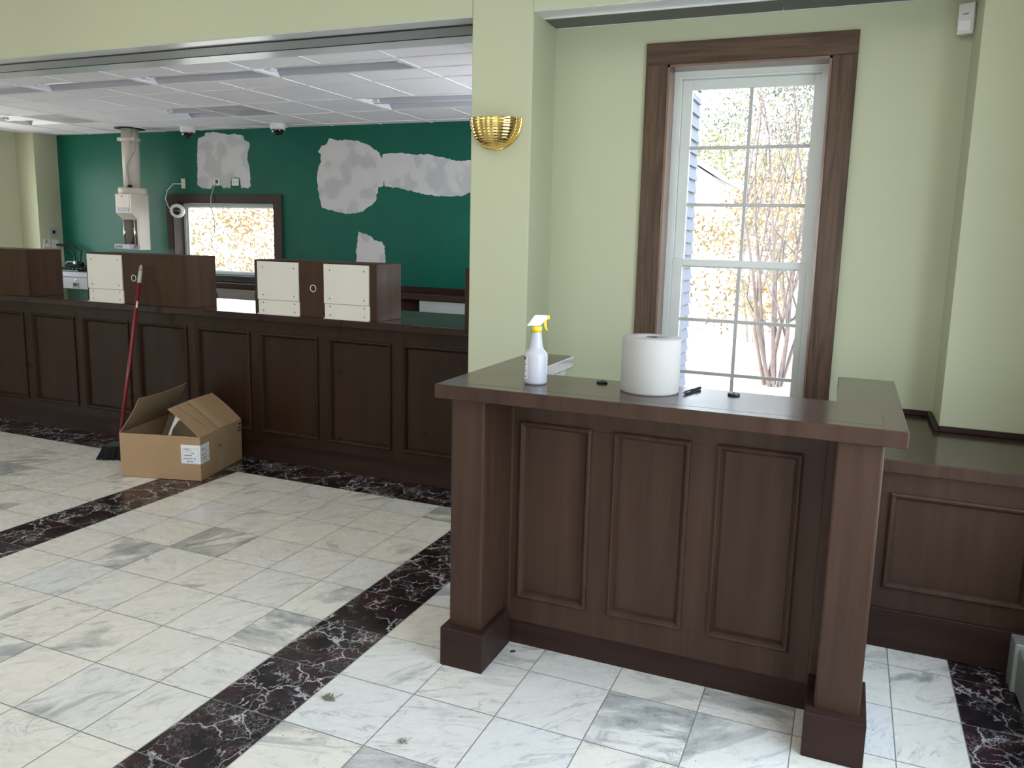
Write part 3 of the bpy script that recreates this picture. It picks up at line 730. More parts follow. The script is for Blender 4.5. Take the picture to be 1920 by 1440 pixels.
mb.box(-6.285, -6.075, 4.97, 5.0, 1.305, 1.955); mb.box(-6.285, -6.075, 4.84, 4.97, 1.305, 1.36, .002)
mb.build('housing', M['beige_metal'], pt)
mb = MB(); mb.prism([(4.75, 1.955), (4.97, 1.955), (4.97, 1.66), (4.84, 1.66), (4.75, 1.735)], -6.30, -6.075, .003, PRJ)
up = mb.build('upper_door', M['beige_metal'], pt)
mb = MB(); mb.box(-6.270, -6.09, 4.746, 4.752, 1.75, 1.80, .002); mb.build('vent_slots', M['grey_metal'], up)
mb = MB(); mb.lathe([(0, .006), (.008, .004), (.008, 0)], n=10, mat=Matrix.Translation((-6.19, 4.75, 1.925)) @ Matrix.Rotation(R(90), 4, 'X')); mb.build('lock', M['black'], up)
for x in (-6.275, -6.105):
    mb = MB(); mb.tube([(x, 4.835, 1.36), (x, 4.835, 1.66)], .011, 10); mb.build('guide_post', M['chrome'], pt)
mb = MB(); mb.box(-6.272, -6.08, 4.955, 4.972, 1.37, 1.655); mb.build('bay_back', M['taupe_metal'], pt)
mb = MB(); mb.prism([(4.86, 1.362), (4.96, 1.362), (4.96, 1.47), (4.90, 1.44)], -6.22, -6.09, .006, PRJ); mb.build('carrier_seat', M['black'], pt)
mb = MB(); mb.box(-6.36, -6.10, 4.755, 4.84, 1.315, 1.372, .004); tr = mb.build('control_tray', M['grey_metal'], pt)
mb = MB(); mb.box(-6.34, -6.235, 4.752, 4.757, 1.328, 1.358); mb.build('display', M['black'], tr)
mb = MB(); mb.tube([(-6.02, 4.82, 2.70), (-5.99, 4.80, 2.60), (-6.0, 4.79, 2.45), (-6.06, 4.775, 2.36), (-6.11, 4.77, 2.28), (-6.10, 4.768, 2.10), (-6.085, 4.77, 2.035)], .012, 8); mb.build('signal_cable', M['cable_grey'], pt)
mb = MB(); mb.lathe([(0, .035), (.022, .03), (.03, 0)], (-6.07, 4.765, 2.028), 14); mb.build('cable_gland', M['black'], pt)

# cameras, outlets, cables
def dome(x, y, label):
    t = thing('security_camera', label, 'camera', (x, y, ZC - .12), 'dome cameras on the tiled ceiling')
    mb = MB(); mb.lathe([(0, ZC + .006), (.080, ZC + .006), (.082, ZC - .002), (.084, ZC - .03), (.078, ZC - .062), (0, ZC - .062)], (x, y, 0), 28); mb.build('camera_base', M['plastic_white'], t)
    mb = MB(); mb.lathe([(.062, ZC - .060)] + [(.062 * math.cos(a), ZC - .062 - .062 * math.sin(a)) for a in [R(10 * k) for k in range(0, 10)]], (x, y, 0), 28); mb.build('camera_dome', M['smoke'], t)
    mb = MB(); mb.lathe([(0, .004), (.014, .003), (.014, 0)], n=12, mat=Matrix.Translation((x - .02, y - .058, ZC - .085)) @ Matrix.Rotation(R(80), 4, 'X')); mb.build('lens', M['chrome'], t)
dome(-5.318, 4.93, 'white dome camera on the ceiling above the left primer patch')
dome(-4.057, 4.94, 'white dome camera on the ceiling between the two upper primer patches')
hc = thing('security_camera', 'round white camera hanging at the top left corner of the drive-up window', 'camera', (-5.715, 5.14, 1.70))
def facing(v, at):  # +Z of the lathe turned to v
    return Matrix.Translation(at) @ Vector(v).to_track_quat('Z', 'Y').to_matrix().to_4x4()
fm = facing((.55, -.8, -.12), (-5.705, 5.10, 1.778))
mb = MB(); mb.lathe([(0, -.045), (.075, -.045), (.085, -.02), (.080, .015), (.055, .028), (.045, .024)], mat=fm, n=28); mb.build('camera_housing', M['plastic_white'], hc)
mb = MB(); mb.lathe([(.048, .020), (.045, .030), (.03, .045), (0, .052)], mat=fm, n=24); mb.build('camera_dome', M['smoke'], hc)
mb = MB(); mb.tube([(-5.705, 5.13, 1.78), (-5.73, 5.17, 1.84), (-5.76, 5.19, 1.885)], .02, 8); mb.build('mount', M['black'], hc)
def wallplate(name, mat, at, w, h, label, face='y', detail='outlet'):
    t = thing(name, label, 'wall plate', at)
    x, y, z = at; mb = MB()
    if face == 'y': mb.box(x - w / 2, x + w / 2, y - .007, y, z - h / 2, z + h / 2, .002)
    else: mb.box(x, x + .007, y - w / 2, y + w / 2, z - h / 2, z + h / 2, .002)
    mb.build('plate', mat, t); mb = MB()
    def sub(da, dz, sa, sz):
        if face == 'y': mb.box(x + da - sa, x + da + sa, y - .0085, y - .006, z + dz - sz, z + dz + sz)
        else: mb.box(x + .006, x + .0085, y + da - sa, y + da + sa, z + dz - sz, z + dz + sz)
    if detail == 'outlet':
        for da in (-.02, .02): sub(da, 0, .009, .016)
        mb.build('socket', M['plastic_white'] if mat is not M['plastic_white'] else M['cover_plate'], t)
    elif detail == 'hole':
        sub(0, .006, .020, .020); mb.build('opening', M['black'], t)
    else:
        sub(0, 0, .006, .012); mb.build('jack', M['cover_plate'], t)
wallplate('wall_plate', M['plastic_cream'], (-5.688, YB - .001, 2.105), .062, .115, 'tan cable plate on the green wall above the drive-up window corner', detail='jack')
wallplate('wall_outlet', M['plastic_white'], (-5.17, YB - .003, 2.118), .092, .078, 'white plate with a dark cable hole at the foot of the left primer patch', detail='hole')
wallplate('wall_outlet', M['plastic_white'], (-4.895, YB - .003, 2.120), .10, .082, 'white double outlet at the lower right of the left primer patch')
wallplate('wall_plate', M['grey_metal'], (-7.80, 5.073, 1.479), .09, .125, 'grey metal plate with round black socket on the left wall', 'x', 'hole')
wallplate('wall_outlet', M['plastic_white'], (-7.80, 4.965, 1.345), .085, .10, 'white outlet with a grey plug low on the left wall', 'x')
wallplate('wall_outlet', M['plastic_white'], (-7.80, 5.085, 1.335), .09, .11, 'white outlet with black cords below the grey socket plate', 'x')
mb = MB(); mb.tube([(-5.71, 5.19, 2.10), (-5.82, 5.17, 2.10), (-5.90, 5.15, 2.02), (-5.925, 5.14, 1.92), (-5.88, 5.14, 1.82), (-5.835, 5.14, 1.785), (-5.81, 5.138, 1.778)], .0055, 6)
one('camera_cable', mb, M['cable_white'], 'white cable looping from the tan plate to the hanging camera', 'cable')
mb = MB(); mb.tube([(-5.17, 5.185, 2.12), (-5.19, 5.165, 2.06), (-5.225, 5.15, 1.95), (-5.225, 5.14, 1.86), (-5.185, 5.13, 1.74), (-5.15, 5.12, 1.63), (-5.15, 5.11, 1.53), (-5.19, 5.10, 1.46), (-5.20, 5.10, 1.40), (-5.17, 5.10, 1.335), (-5.11, 5.10, 1.30)], .0055, 6)
one('window_cable', mb, M['cable_grey'], 'thin loose cable dangling in front of the drive-up window', 'cable')
mb = MB(); mb.tube([(-7.78, 5.09, 1.32), (-7.60, 5.09, 1.31), (-7.42, 5.05, 1.23), (-7.32, 4.98, 1.12), (-7.27, 5.00, 1.06)], .012, 7)
mb.tube([(-7.78, 5.10, 1.33), (-7.55, 5.12, 1.33), (-7.35, 5.10, 1.25), (-7.28, 5.02, 1.12), (-7.22, 5.00, 1.06)], .009, 7)
one('power_cord', mb, M['black'], 'black cords drooping from the left wall outlet to the phone', 'cord')
mb = MB(); mb.tube([(-7.785, 4.95, 1.35), (-7.74, 4.93, 1.38), (-7.72, 4.88, 1.36), (-7.72, 4.86, 1.28), (-7.72, 4.86, 1.1)], .010, 7)
one('plug_cord', mb, M['cable_grey'], 'short grey cord hooking out of the low left wall outlet', 'cord')

# ------------------------------------------------------------------ sconce and motion sensor
sc = thing('wall_sconce', 'ribbed polished brass half bowl sconce on the green column', 'sconce', (.052, YA, 2.01))
prof = []; n = 66
for i in range(n + 1):
    a = (PI / 2) * i / n
    rr = .139 * math.cos(a) ** .82; zz = 2.163 - .150 * math.sin(a) ** 1.05
    if i < n - 6: rr += .0013 * math.cos(i * 2 * PI / 4.6)
    prof.append((max(rr, 0), zz))
mb = MB(); mb.lathe(prof, (.048, YA - .012, 0), 40, PI, 2 * PI, Matrix.Scale(.80, 4, (0, 1, 0))); mb.build('ribbed_bowl', M['brass'], sc)
mb = MB()
poly = [(.048 + .147 * math.cos(a), 2.166 - .160 * math.sin(a) ** .95) for a in [PI * k / 40 for k in range(41)]]
mb.prism(poly, YA - .013, YA - .0005, .002, Matrix(((1, 0, 0, 0), (0, 0, 1, 0), (0, 1, 0, 0), (0, 0, 0, 1)))); mb.build('back_plate', M['brass'], sc)
ms = thing('motion_sensor', 'small white motion sensor high in the alcove corner', 'sensor', (2.20, 1.96, 2.5))
rm = Matrix.Translation((2.196, 1.957, 0)) @ Matrix.Rotation(R(-25), 4, 'Z')
mb = MB(); mb.box(-.034, .034, -.028, .012, 2.50, 2.632, .006, 2, rm); mb.build('sensor_body', M['plastic_cream_l'] if 'plastic_cream_l' in M else M['plastic_white'], ms)
mb = MB(); mb.box(-.027, .027, -.034, -.026, 2.512, 2.560, .003, 1, rm); mb.build('sensor_lens', M['light_white'], ms)
mb = MB(); mb.box(-.012, .012, -.0295, -.027, 2.583, 2.586, 0, 1, rm); mb.build('sensor_mark', M['ink'], ms)

# ------------------------------------------------------------------ baseboard heater at the right edge
ht = thing('baseboard_heater', 'low grey metal baseboard heater along the right wall', 'heater', (2.53, -.3, 0))
mb = MB(); mb.box(2.470, 2.618, -1.9, .90, .012, .168, .004); mb.build('front_cover', M['heater'], ht)
mb = MB(); mb.box(2.458, 2.618, .895, .985, 0, .184, .004); mb.build('end_cap', M['heater'], ht)

# ------------------------------------------------------------------ cardboard box
BX = thing('cardboard_box', 'open brown cardboard carton on the floor in front of the teller counter', 'box', (-2.379, 1.333, 0), rot=(0, 0, math.atan2(.259, .966)))
BW, BD, BH = .540, .536, .284
def bloc(mb, name, mat, par=BX): return mb.build(name, mat, par, world=False)
t_ = .005
mb = MB()
mb.box(0, BW, 0, t_, .002, BH, .0015); mb.box(0, BW, BD - t_, BD, .002, BH, .0015); mb.box(0, t_, t_, BD - t_, .002, BH); mb.box(BW - t_, BW, t_, BD - t_, .002, BH); mb.box(t_, BW - t_, t_, BD - t_, .002, .008)
body = bloc(mb, 'carton_body', M['cardboard'])
def sheet(pts_rows, th=.004):
    """bent sheet given by rows of points, with thickness"""
    mb = MB(); rows = [[Vector(p) for p in r] for r in pts_rows]
    nr, nc = len(rows), len(rows[0]); nrm = []
    for i in range(nr):
        nn = []
        for j in range(nc):
            du = rows[min(i + 1, nr - 1)][j] - rows[max(i - 1, 0)][j]; dv = rows[i][min(j + 1, nc - 1)] - rows[i][max(j - 1, 0)]
            nn.append(du.cross(dv).normalized())
        nrm.append(nn)
    A = [[mb.b.verts.new(rows[i][j]) for j in range(nc)] for i in range(nr)]
    B = [[mb.b.verts.new(rows[i][j] + nrm[i][j] * th) for j in range(nc)] for i in range(nr)]
    for i in range(nr - 1):
        for j in range(nc - 1):
            mb.b.faces.new([A[i][j], A[i + 1][j], A[i + 1][j + 1], A[i][j + 1]]); mb.b.faces.new([B[i][j], B[i][j + 1], B[i + 1][j + 1], B[i + 1][j]])
    for i in range(nr - 1):
        for j in (0, nc - 1): mb.b.faces.new([A[i][j], A[i + 1][j], B[i + 1][j], B[i][j]])
    for j in range(nc - 1):
        for i in (0, nr - 1): mb.b.faces.new([A[i][j], A[i][j + 1], B[i][j + 1], B[i][j]])
    return mb
def flap(x0, sgn, ang, w, bow, sag):
    rows = []
    for i in range(7):
        s = w * i / 6; r = []
        for j in range(9):
            v = j / 8
            a = R(ang) + bow * (i / 6 - .5)
            x = x0 + sgn * s * math.cos(a); z = BH + s * math.sin(a) + sag * math.sin(PI * v) * (i / 6)
            r.append((x, BD * v, z))
        rows.append(r)
    return rows
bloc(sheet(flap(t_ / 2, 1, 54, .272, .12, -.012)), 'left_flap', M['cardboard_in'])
rf = bloc(sheet(flap(BW - t_ / 2, -1, 43, .265, -.10, .006)), 'right_flap', M['cardboard'])
# inner short flaps folded down into the carton
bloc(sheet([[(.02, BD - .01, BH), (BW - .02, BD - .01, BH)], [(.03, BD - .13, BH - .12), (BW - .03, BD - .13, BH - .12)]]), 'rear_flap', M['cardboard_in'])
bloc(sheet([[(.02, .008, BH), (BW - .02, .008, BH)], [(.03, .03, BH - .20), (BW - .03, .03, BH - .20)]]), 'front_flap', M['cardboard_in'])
# tape across the right flap and down the right side
def on_flap(s, v, lift=.0055):
    a = R(43) - .10 * (s / .265 - .5)
    return (BW - t_ / 2 - s * math.cos(a) + lift * math.sin(a), BD * v, BH + s * math.sin(a) + lift * math.cos(a) + .006 * math.sin(PI * v) * s / .265)
mb = sheet([[on_flap(.262, .38 + .02 * k) for k in range(6)], [on_flap(.13, .40 + .025 * k) for k in range(6)], [on_flap(.003, .42 + .03 * k) for k in range(6)]], .0004)
bloc(mb, 'packing_tape', M['tape'], rf)
mb = sheet([[on_flap(.262, .16 + .012 * k) for k in range(3)], [on_flap(.10, .22 + .012 * k) for k in range(3)], [on_flap(.05, .26 + .006 * k) for k in range(3)]], .0004)
bloc(mb, 'packing_tape', M['tape'], rf)
mb = MB(); mb.box(BW, BW + .0012, .215, .33, BH - .10, BH - .002); bloc(mb, 'packing_tape', M['tape'], body)
mb = MB(); mb.box(BW, BW + .0012, .225, .30, .012, .15); bloc(mb, 'packing_tape', M['tape'], body)
mb = MB(); mb.box(BW, BW + .0015, .22, .26, BH - .115, BH - .108); bloc(mb, 'hand_hole', M['black'], body)
for k, z in enumerate((.25, .225, .205)):
    mb = MB(); mb.box(BW, BW + .001, .495 - .01 * k, .525, z, z + .012 - .002 * k); bloc(mb, 'printed_mark', M['ink'], body)
# shipping label wrapped round the corner
mb = MB(); mb.box(BW - .128, BW + .0012, -.0012, .0, .112, .232); mb.box(BW, BW + .0012, -.0012, .105, .112, .232)
lab = bloc(mb, 'shipping_label', M['paper'], body)
mb = MB()
def bar(x0, x1, z0, z1, side):
    if side == 0: mb.box(BW - .128 + x0, BW - .128 + x1, -.0018, -.001, .112 + z0, .112 + z1)
    else: mb.box(BW + .001, BW + .0018, x0, x1, .112 + z0, .112 + z1)
for side, w in ((0, .104), (1, .092)):
    o_ = .010 if side == 0 else .006
    for a in (.006, .024, .098): bar(o_, o_ + w, a, a + .001, side)
    for a in (o_, o_ + w): bar(a, a + .001, .006, .098, side)
    bar(o_ + .008, o_ + .045, .090, .094, side); bar(o_ + .018, o_ + .062, .084, .0865, side); bar(o_ + .008, o_ + .08, .074, .0755, side)
    for k in range(13): bar(o_ + .010 + .0042 * k, o_ + .0125 + .0042 * k + .0012 * (k % 2), .050, .057, side)
    for k in range(14): bar(o_ + .008 + .0042 * k, o_ + .0105 + .0042 * k + .001 * (k % 3), .030, .037, side)
    bar(o_ + .060, o_ + .075, .063, .068, side); bar(o_ + .075, o_ + .088, .030, .037, side); bar(o_ + .03, o_ + .038, .010, .020, side); bar(o_ + .04, o_ + .075, .013, .017, side)
bloc(mb, 'label_print', M['ink_grey'], lab)
# folded paper lying in the carton (own thing)
ci, si = .966, .259
def bw(x, y, z): return (-2.379 + x * ci - y * si, 1.333 + x * si + y * ci, z)
mb = MB(); P_ = [(.225, .20), (.255, .20), (.283, .295), (.325, .352), (.40, .366), (.445, .345), (.43, .372), (.345, .412), (.318, .405)]
mb.prism(P_, 0, .003, mat=Matrix(((ci, 0, -si, bw(0, .13, 0)[0]), (si, 0, ci, bw(0, .13, 0)[1]), (0, 1, 0, 0), (0, 0, 0, 1))))
one('folded_paper', mb, M['paper'], 'folded white sheet sticking up inside the cardboard carton', 'paper')

# ------------------------------------------------------------------ broom
B0 = Vector((-2.732, 1.628, .10)); B1 = B0 + (Vector((-2.820, 1.962, 1.306)) - B0) / 1.305; dB = (B1 - B0)
br = thing('push_broom', 'broom with red handle leaning on the teller counter behind the carton', 'broom', (-2.73, 1.61, 0))
pt_ = lambda s: B0 + dB * s
mb = MB(); mb.tube([pt_(-.02), pt_(1.17)], .0125, 14); mb.build('handle', M['red_handle'], br)
mb = MB(); mb.tube([pt_(1.17), pt_(1.26)], .0135, 14); mb.build('grip', M['grip'], br)
mb = MB(); mb.tube([pt_(1.26), pt_(1.29), pt_(1.305)], [.013, .012, .006], 14); mb.build('handle_tip', M['bark_dark'], br)
mb = MB(); mb.tube([pt_(.985) + Vector((.011, -.006, 0)), pt_(1.035) + Vector((.011, -.006, 0))], .006, 6); mb.build('sticker', M['plastic_white'], br)
rb = Matrix.Translation((-2.725, 1.612, 0)) @ Matrix.Rotation(R(24), 4, 'Z')
mb = MB(); mb.prism([(-.11, .085), (.11, .085), (.06, .125), (-.03, .125)], -.022, .022, .004, rb @ Matrix(((1, 0, 0, 0), (0, 0, 1, 0), (0, 1, 0, 0), (0, 0, 0, 1)))); mb.build('broom_head', M['black'], br)
mb = MB()
for k in range(420):
    x = random.uniform(-.105, .105); y = random.uniform(-.02, .02)
    p = rb @ Vector((x, y, .087)); q = rb @ Vector((x * 1.28 + random.uniform(-.012, .012), y * 2.2 - .012 + random.uniform(-.008, .008), random.uniform(.001, .01)))
    mb.tube([p, q], [.0035, .0025], 4)
o = mb.build('bristles', M['bristle'], br)

# ------------------------------------------------------------------ things on the desk
bt = thing('spray_bottle', 'white spray bottle with yellow trigger on the left of the desk', 'spray bottle', (.800, .395, DH))
prof = [(0, 0), (.036, 0), (.040, .005), (.041, .012), (.041, .098), (.0395, .108), (.033, .116), (.026, .124), (.0225, .134), (.0195, .160), (.0165, .182), (.0165, .186), (0, .186)]
mb = MB(); mb.lathe([(r, z + DH + .0005) for r, z in prof], (.800, .395, 0), 36); mb.build('bottle_body', M['bottle'], bt)
mb = MB(); mb.lathe([(0, 0), (.0185, 0), (.0185, .019), (.014, .021), (0, .021)], (.800, .395, DH + .185), 24); mb.build('collar', M['yellow'], bt)
LX = Matrix(((r_.x, 0, 0, 0), (r_.y, 1, 0, 0), (0, 0, 1, 0), (0, 0, 0, 1)))
dirx = Vector((.93, .37, 0)).normalized(); diry = Vector((-.37, .93, 0)).normalized()
HM = Matrix(((dirx.x, 0, diry.x, .800), (dirx.y, 0, diry.y, .395), (0, 1, 0, DH), (0, 0, 0, 1)))
mb = MB(); mb.prism([(-.036, .206), (.012, .207), (.024, .222), (.036, .229), (.036, .245), (-.008, .245)], -.011, .011, .003, HM, 2); mb.build('spray_head', M['plastic_white'], bt)
mb = MB(); mb.prism([(.036, .230), (.044, .229), (.045, .244), (.036, .245)], -.008, .008, .002, HM); mb.build('nozzle', M['yellow'], bt)
mb = MB(); mb.prism([(.022, .222), (.034, .226), (.034, .206), (.039, .190), (.035, .189), (.026, .202)], -.006, .006, .0015, HM); mb.build('trigger', M['yellow'], bt)
mb = MB()
la = math.atan2(-r_.y, -r_.x)       # label on the side turned away to the left
mb.lathe([(.0414, .020 + DH), (.0414, .098 + DH)], (.800, .395, 0), 14, la - .85, la + .78, smooth=True); lb = mb.build('bottle_label', M['paper'], bt)
mb = MB()
for k in range(9):
    z = .026 + .0072 * k
    mb.lathe([(.0417, z + DH), (.0417, z + DH + .0032)], (.800, .395, 0), 5, la + .12, la + .45 + .18 * (k % 3 == 0))
mb.lathe([(.0417, .088 + DH), (.0417, .097 + DH)], (.800, .395, 0), 5, la + .10, la + .55)
mb.build('label_print', M['ink'], lb)

rl = thing('paper_towel_roll', 'large white paper towel roll standing in the middle of the desk', 'paper roll', (1.198, .462, DH))
mb = MB(); mb.lathe([(.021, .0005), (.098, .0005), (.1005, .006), (.1005, .183), (.098, .188), (.060, .1895), (.021, .188), (.021, .0005)], (1.198, .462, DH), 56); mb.build('towel', M['towel'], rl)
mb = MB(); mb.lathe([(.0208, .188), (.0208, .001), (.0195, .001), (.0195, .187), (.0208, .188)], (1.198, .462, DH), 28); mb.build('core', M['core'], rl)
def puck(x, y, label):
    t = thing('desk_grommet', label, 'grommet', (x, y, DH), 'black cable grommets on the desk top')
    mb = MB(); mb.lathe([(0, .0005), (.019, .0005), (.0205, .002), (.0205, .0055), (.018, .0075), (0, .0075)], (x, y, DH), 28); mb.build('cap', M['black'], t)
    mb = MB(); mb.lathe([(.004, .007), (.004, .0115), (0, .012)], (x, y, DH), 12); mb.build('knob', M['screw'], t)
puck(1.010, .520, 'small black round grommet between the spray bottle and the paper roll')
puck(1.475, .525, 'small black round grommet right of the pen on the desk')
mb = MB(); pa, pb = Vector((1.318, .442, DH + .006)), Vector((1.352, .575, DH + .006)); pd = pb - pa
pn = thing('pen', 'black pen lying on the desk beside the paper roll', 'pen', tuple((pa + pb) / 2 - Vector((0, 0, .006))))
mb.tube([pa + pd * .12, pb], .0055, 10); mb.build('barrel', M['black'], pn)
mb = MB(); mb.tube([pa, pa + pd * .05, pa + pd * .12], [.001, .003, .005], 8); mb.build('tip', M['screw'], pn)
mb = MB(); mb.tube([pa + pd * .70 + Vector((.003, -.001, .0055)), pb + Vector((.003, -.001, .0055))], .0014, 6); mb.build('clip', M['screw'], pn)
mb = sheet([[(.742, .540, DH + .0006), (.765, .548, DH + .004)], [(.760, .520, DH + .0006), (.768, .522, DH + .0006)]], .0006)
one('paper_scrap', mb, M['paper'], 'tiny torn white paper scrap beside the spray bottle', 'scrap')

# ------------------------------------------------------------------ litter on the floor
def dry(at, sz, mat, label, stem):
    t = thing('dry_leaf', label, 'leaf', at)
    rows = []
    for i in range(9):
        u = i / 8; w = sz * .38 * math.sin(PI * min(1, u * .96 + .03)) * (1 + .35 * math.sin(i * 2.7)); r = []
        for j in range(5):
            v = j / 4 - .5
            r.append((at[0] + (u - .5) * sz + .1 * w * math.sin(3 * i), at[1] + v * 2 * w * .8, at[2] + .004 + abs(v) * w * .9 + .004 * math.sin(i * 1.9 + j)))
        rows.append(r)
    sheet(rows, .0008).build('blade', mat, t)
    mb = MB(); mb.tube([(at[0] + sz * .35, at[1], at[2] + .006), (at[0] + sz * .55, at[1] + stem * .4, at[2] + .012), (at[0] + sz * .62, at[1] + stem, at[2] + .010)], .0013, 5); mb.build('stem', mat, t)
dry((.292, -.148, 0), .052, M['dry_leaf'], 'curled grey green dead leaf on the white tile beside the dark strip', .035)
dry((.640, -.243, 0), .032, M['pale_leaf'], 'pale shrivelled leaf on the front white tiles below the desk', .02)
for k, (x, y, lab) in enumerate(((.735, .402, 'dark crumb of dirt on the tile by the left desk post base'), (1.905, .985, 'small dead insect on the tile in front of the low cabinet'))):
    mb = MB(); mb.lathe([(0, 0), (.006, .001), (.005, .005), (0, .007)], (x, y, .0004), 7, mat=Matrix.Scale(1.9, 4, (.8, .6, 0)))
    one('dirt_crumb', mb, M['black'], lab, 'crumb')
mb = MB()
for k in range(70):
    x, y = random.uniform(.2, 2.2), random.uniform(-.5, .46)
    if k % 3 == 0: x, y = random.uniform(-2, .9), random.uniform(-.5, 1.6)
    mb.lathe([(0, 0), (random.uniform(.001, .0022), .0006), (0, .0016)], (x, y, .0003), 5)
o = one('floor_dust', mb, M['core'], 'fine dark specks scattered over the white floor tiles', 'dust'); o['kind'] = 'stuff'

# ------------------------------------------------------------------ outdoors
mb = MB(); mb.box(-45, 40, -40, 60, -.30, -.152); struct(mb.build('ground_outside', M['lawn']))
def house():
    t = thing('neighbour_house', 'white house with a grey gable roof beyond the tall window', 'house', (-3.0, 17, -.15))
    mb = MB(); XZ = Matrix(((1, 0, 0, 0), (0, 0, 1, 0), (0, 1, 0, 0), (0, 0, 0, 1)))
    mb.prism([(-5.3, -.15), (-1.12, -.15), (-1.12, 2.98), (-3.2, 4.28), (-5.3, 2.98)], 15.2, 20, 0, XZ); mb.build('house_walls', M['house_white'], t)
    mb = MB(); mb.prism([(-3.2, 4.30), (-.85, 2.86), (-.85, 2.92), (-3.2, 4.37), (-5.6, 2.92), (-5.6, 2.86)], 15.0, 20.2, 0, XZ); mb.build('house_roof', M['roof'], t)
house()
def leaves(mb, n, fn, sz):
    for k in range(n):
        p = Vector(fn()); a = Vector((random.gauss(0, 1), random.gauss(0, 1), random.gauss(0, 1))).normalized(); b_ = a.orthogonal().normalized()
        s = sz * random.uniform(.6, 1.3)
        mb.face([p - a * s, p + b_ * s * .5, p + a * s, p - b_ * s * .5])
def branchy(mb, base, h, spread, n, r, depth=2, lean=(0, 0), bnd=None):
    tips = []
    def grow(p, d, L, r0, lev):
        pts, rr = [p], [r0]; q = p.copy(); dd = d.copy(); N = 5
        for i in range(N):
            dd = (dd + Vector((random.gauss(0, .10), random.gauss(0, .10), .04))).normalized()
            if bnd:
                e = q + dd * L / N
                if abs(e.x - base[0]) > bnd[0]: dd.x = -.25 * dd.x
                if abs(e.y - base[1]) > bnd[1]: dd.y = -.25 * dd.y
                dd.normalize()
            q = q + dd * L / N
            pts.append(q.copy()); rr.append(max(.003, r0 * (1 - .75 * (i + 1) / N)))
        mb.tube(pts, rr, 5, False); tips.append(q.copy())
        if lev > 0:
            for _ in range(3):
                i = random.randint(1, N); 
                grow(pts[i], (dd + Vector((random.gauss(0, .55), random.gauss(0, .55), random.uniform(-.1, .4)))).normalized(), L * random.uniform(.35, .6), rr[i] * .7, lev - 1)
    for k in range(n):
        a = 2 * PI * k / n + random.uniform(-.4, .4)
        d = Vector((math.cos(a) * spread + lean[0], math.sin(a) * spread * .7 + lean[1], 1)).normalized()
        grow(Vector(base) + Vector((math.cos(a) * .10, math.sin(a) * .10, 0)), d, h * random.uniform(.75, 1.05), r * random.uniform(.6, 1.1), depth)
    return tips
def clampv(mb, x, y, hx, hy):
    for v in mb.b.verts: v.co.x = min(max(v.co.x, x - hx), x + hx); v.co.y = min(max(v.co.y, y - hy), y + hy)
def shrub(x, y, label, n, spread, h, lean):
    t = thing('bare_shrub', label, 'shrub', (x, y, -.15), 'multi stemmed shrubs outside the tall window')
    mb = MB(); tips = branchy(mb, (x, y, -.15), h, spread, n, .034, 2, lean, (.44, .46)); mb.build('stems', M['bark'], t)
    mb = MB(); leaves(mb, 700, lambda: (lambda q: (q.x + random.gauss(0, .13), q.y + random.gauss(0, .13), q.z + random.gauss(0, .12)))(random.choice(tips)), .018); clampv(mb, x, y, .42, .5); mb.build('foliage', M['leaf_green'], t)
shrub(1.02, 7.8, 'bare many stemmed shrub standing in the middle of the tall window view', 9, .12, 3.7, (-.03, 0))
shrub(1.62, 8.9, 'bare shrub with thicker stems at the right edge of the tall window view', 8, .10, 4.2, (-.02, 0))
def tree(x, y, h, w, n, mat, label, trunk=.10, z0=.2, sz=.055):
    t = thing('autumn_tree', label, 'tree', (x, y, -.15), 'autumn trees beyond the windows')
    hw = w / 2
    mb = MB(); branchy(mb, (x, y, -.15), h * .62, .05, 2, trunk, 1)
    for v in mb.b.verts:
        v.co.x = min(max(v.co.x, x - hw), x + hw); v.co.y = min(max(v.co.y, y - hw), y + hw)
    mb.build('trunk', M['bark_dark'], t)
    cl = [(x + random.uniform(-.8, .8) * hw, y + random.uniform(-.8, .8) * hw, h * random.uniform(z0, 1.0), random.uniform(.3, .62) * hw) for _ in range(24)]
    def f():
        while True:
            c = random.choice(cl); d = Vector((random.gauss(0, 1), random.gauss(0, 1), random.gauss(0, .8))); d = d.normalized() * random.random() ** .45 * c[3]
            p = (c[0] + d.x, c[1] + d.y, max(-.1, c[2] + d.z))
            if abs(p[0] - x) < hw and abs(p[1] - y) < hw: return p
    mb = MB(); leaves(mb, n, f, sz); mb.build('foliage', mat, t)
tree(.25, 12.2, 2.6, 2.1, 2300, M['leaf_gold'], 'gold leaved tree in the centre of the tall window view', z0=.06, sz=.045)
tree(-1.40, 12.5, 1.9, 1.2, 1200, M['leaf_gold'], 'low orange bush below the neighbour house in the tall window view', z0=.05, trunk=.05, sz=.045)
tree(.65, 17.0, 5.6, 2.6, 1700, M['leaf_green'], 'yellow green tree behind the shrub stems on the right of the window view', z0=.15, sz=.055)
tree(-1.5, 23, 6.6, 4.0, 3200, M['leaf_green'], 'yellow green tree rising behind the white house roof', z0=.2, sz=.07)
tree(-1.2, 29.2, 8.6, 5.2, 5000, M['leaf_grey'], 'tall grey green tree at the top of the tall window view', z0=.4, sz=.08)
tree(-10.3, 11.2, 2.9, 2.2, 1100, M['leaf_pale'], 'orange leaved tree on the left of the drive-up window view', z0=.1, trunk=.03, sz=.05)
tree(-13.5, 14.6, 3.9, 2.8, 1300, M['leaf_pale'], 'yellow leaved tree in the middle behind the drive-up window', z0=.1, trunk=.03, sz=.05)
tree(-15.9, 18.2, 5.0, 3.2, 1400, M['leaf_pale'], 'pale gold tree on the right of the drive-up window view', z0=.1, trunk=.03, sz=.06)

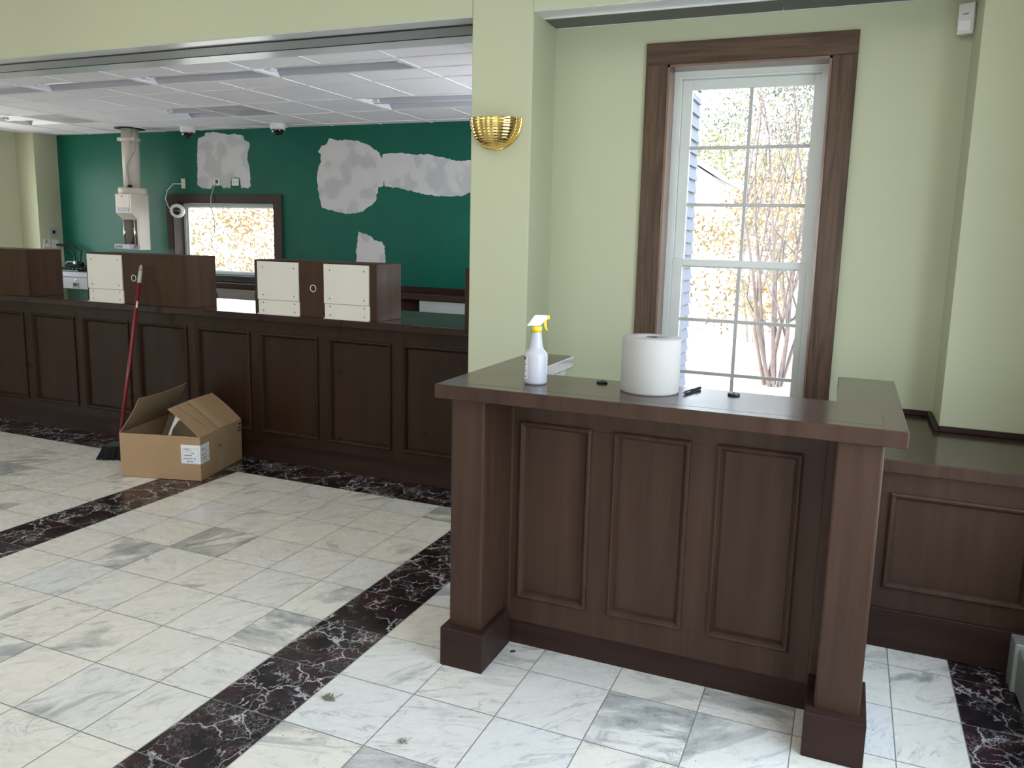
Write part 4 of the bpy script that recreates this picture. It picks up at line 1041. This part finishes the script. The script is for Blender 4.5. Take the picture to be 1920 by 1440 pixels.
# ------------------------------------------------------------------ light
w = bpy.data.worlds.new('sky'); scene.world = w; w.use_nodes = True
nt = w.node_tree; bg = nt.nodes['Background']
tc = nt.nodes.new('ShaderNodeTexCoord'); sp = nt.nodes.new('ShaderNodeSeparateXYZ'); nt.links.new(tc.outputs['Generated'], sp.inputs[0])
nt.links.new(ramp(nt, sp.outputs['Z'], [(.0, (1.0, .97, .93)), (.10, (.90, .94, 1.0)), (.35, (.64, .79, 1.0)), (.8, (.56, .73, 1.0))]), bg.inputs['Color'])
bg.inputs['Strength'].default_value = 14.0
sun = bpy.data.lights.new('sun', 'SUN'); sun.energy = 26; sun.angle = R(.6); sun.color = (1, .90, .74)
so = bpy.data.objects.new('sun', sun); COL.objects.link(so)
so.rotation_euler = Vector((.62, .40, -.67)).to_track_quat('-Z', 'Y').to_euler()
def window_light(name, loc, d, sx, sy, power, col):
    l = bpy.data.lights.new(name, 'AREA'); l.shape = 'RECTANGLE'; l.size = sx; l.size_y = sy; l.energy = power; l.color = col
    o = bpy.data.objects.new(name, l); COL.objects.link(o); o.location = loc
    o.rotation_euler = Vector(d).to_track_quat('-Z', 'Z').to_euler(); return o
window_light('daylight_right', (2.86, (RY0 + RY1) / 2, 1.5), (-1, 0, 0), 2.0, 2.35, 150, (.78, .88, 1.0))
for a, b_ in RW: window_light('daylight_rear', ((a + b_) / 2, -7.35, 1.45), (0, 1, 0), b_ - a, 2.3, 20 * (b_ - a), (.97, .97, 1.0))
for a, b_ in LY: window_light('daylight_left', (-9.45, (a + b_) / 2, 1.5), (1, 0, 0), 2.0, b_ - a, 40, (1, .96, .88))
for k, (x, y) in enumerate(((-4.4, -.2), (-2.2, -.2), (-.4, -.5), (2.0, -1.6))):
    window_light('added_lobby_fill', (x, y, 3.66), (0, 0, -1), 1.2, 2.0, 40, (1, .98, .95))  # unseen overhead fill, added to lift the floor and its bounce

window_light('added_teller_light', (-8.5, (TY0 + TY1) / 2, 1.65), (1, 0, 0), 1.5, TY1 - TY0, 70, (1, .97, .95))  # fill light for the added left window of the teller room
window_light('added_side_light', (.47, (SY0 + SY1) / 2, 1.66), (-1, 0, .15), 1.35, SY1 - SY0, 140, (.93, .95, 1.0))  # fill light for the added hidden side window
scene.view_settings.view_transform = 'Standard'; scene.view_settings.look = 'None'
scene.view_settings.gamma = 1; scene.view_settings.use_curve_mapping = False
scene.view_settings.exposure = -1.3
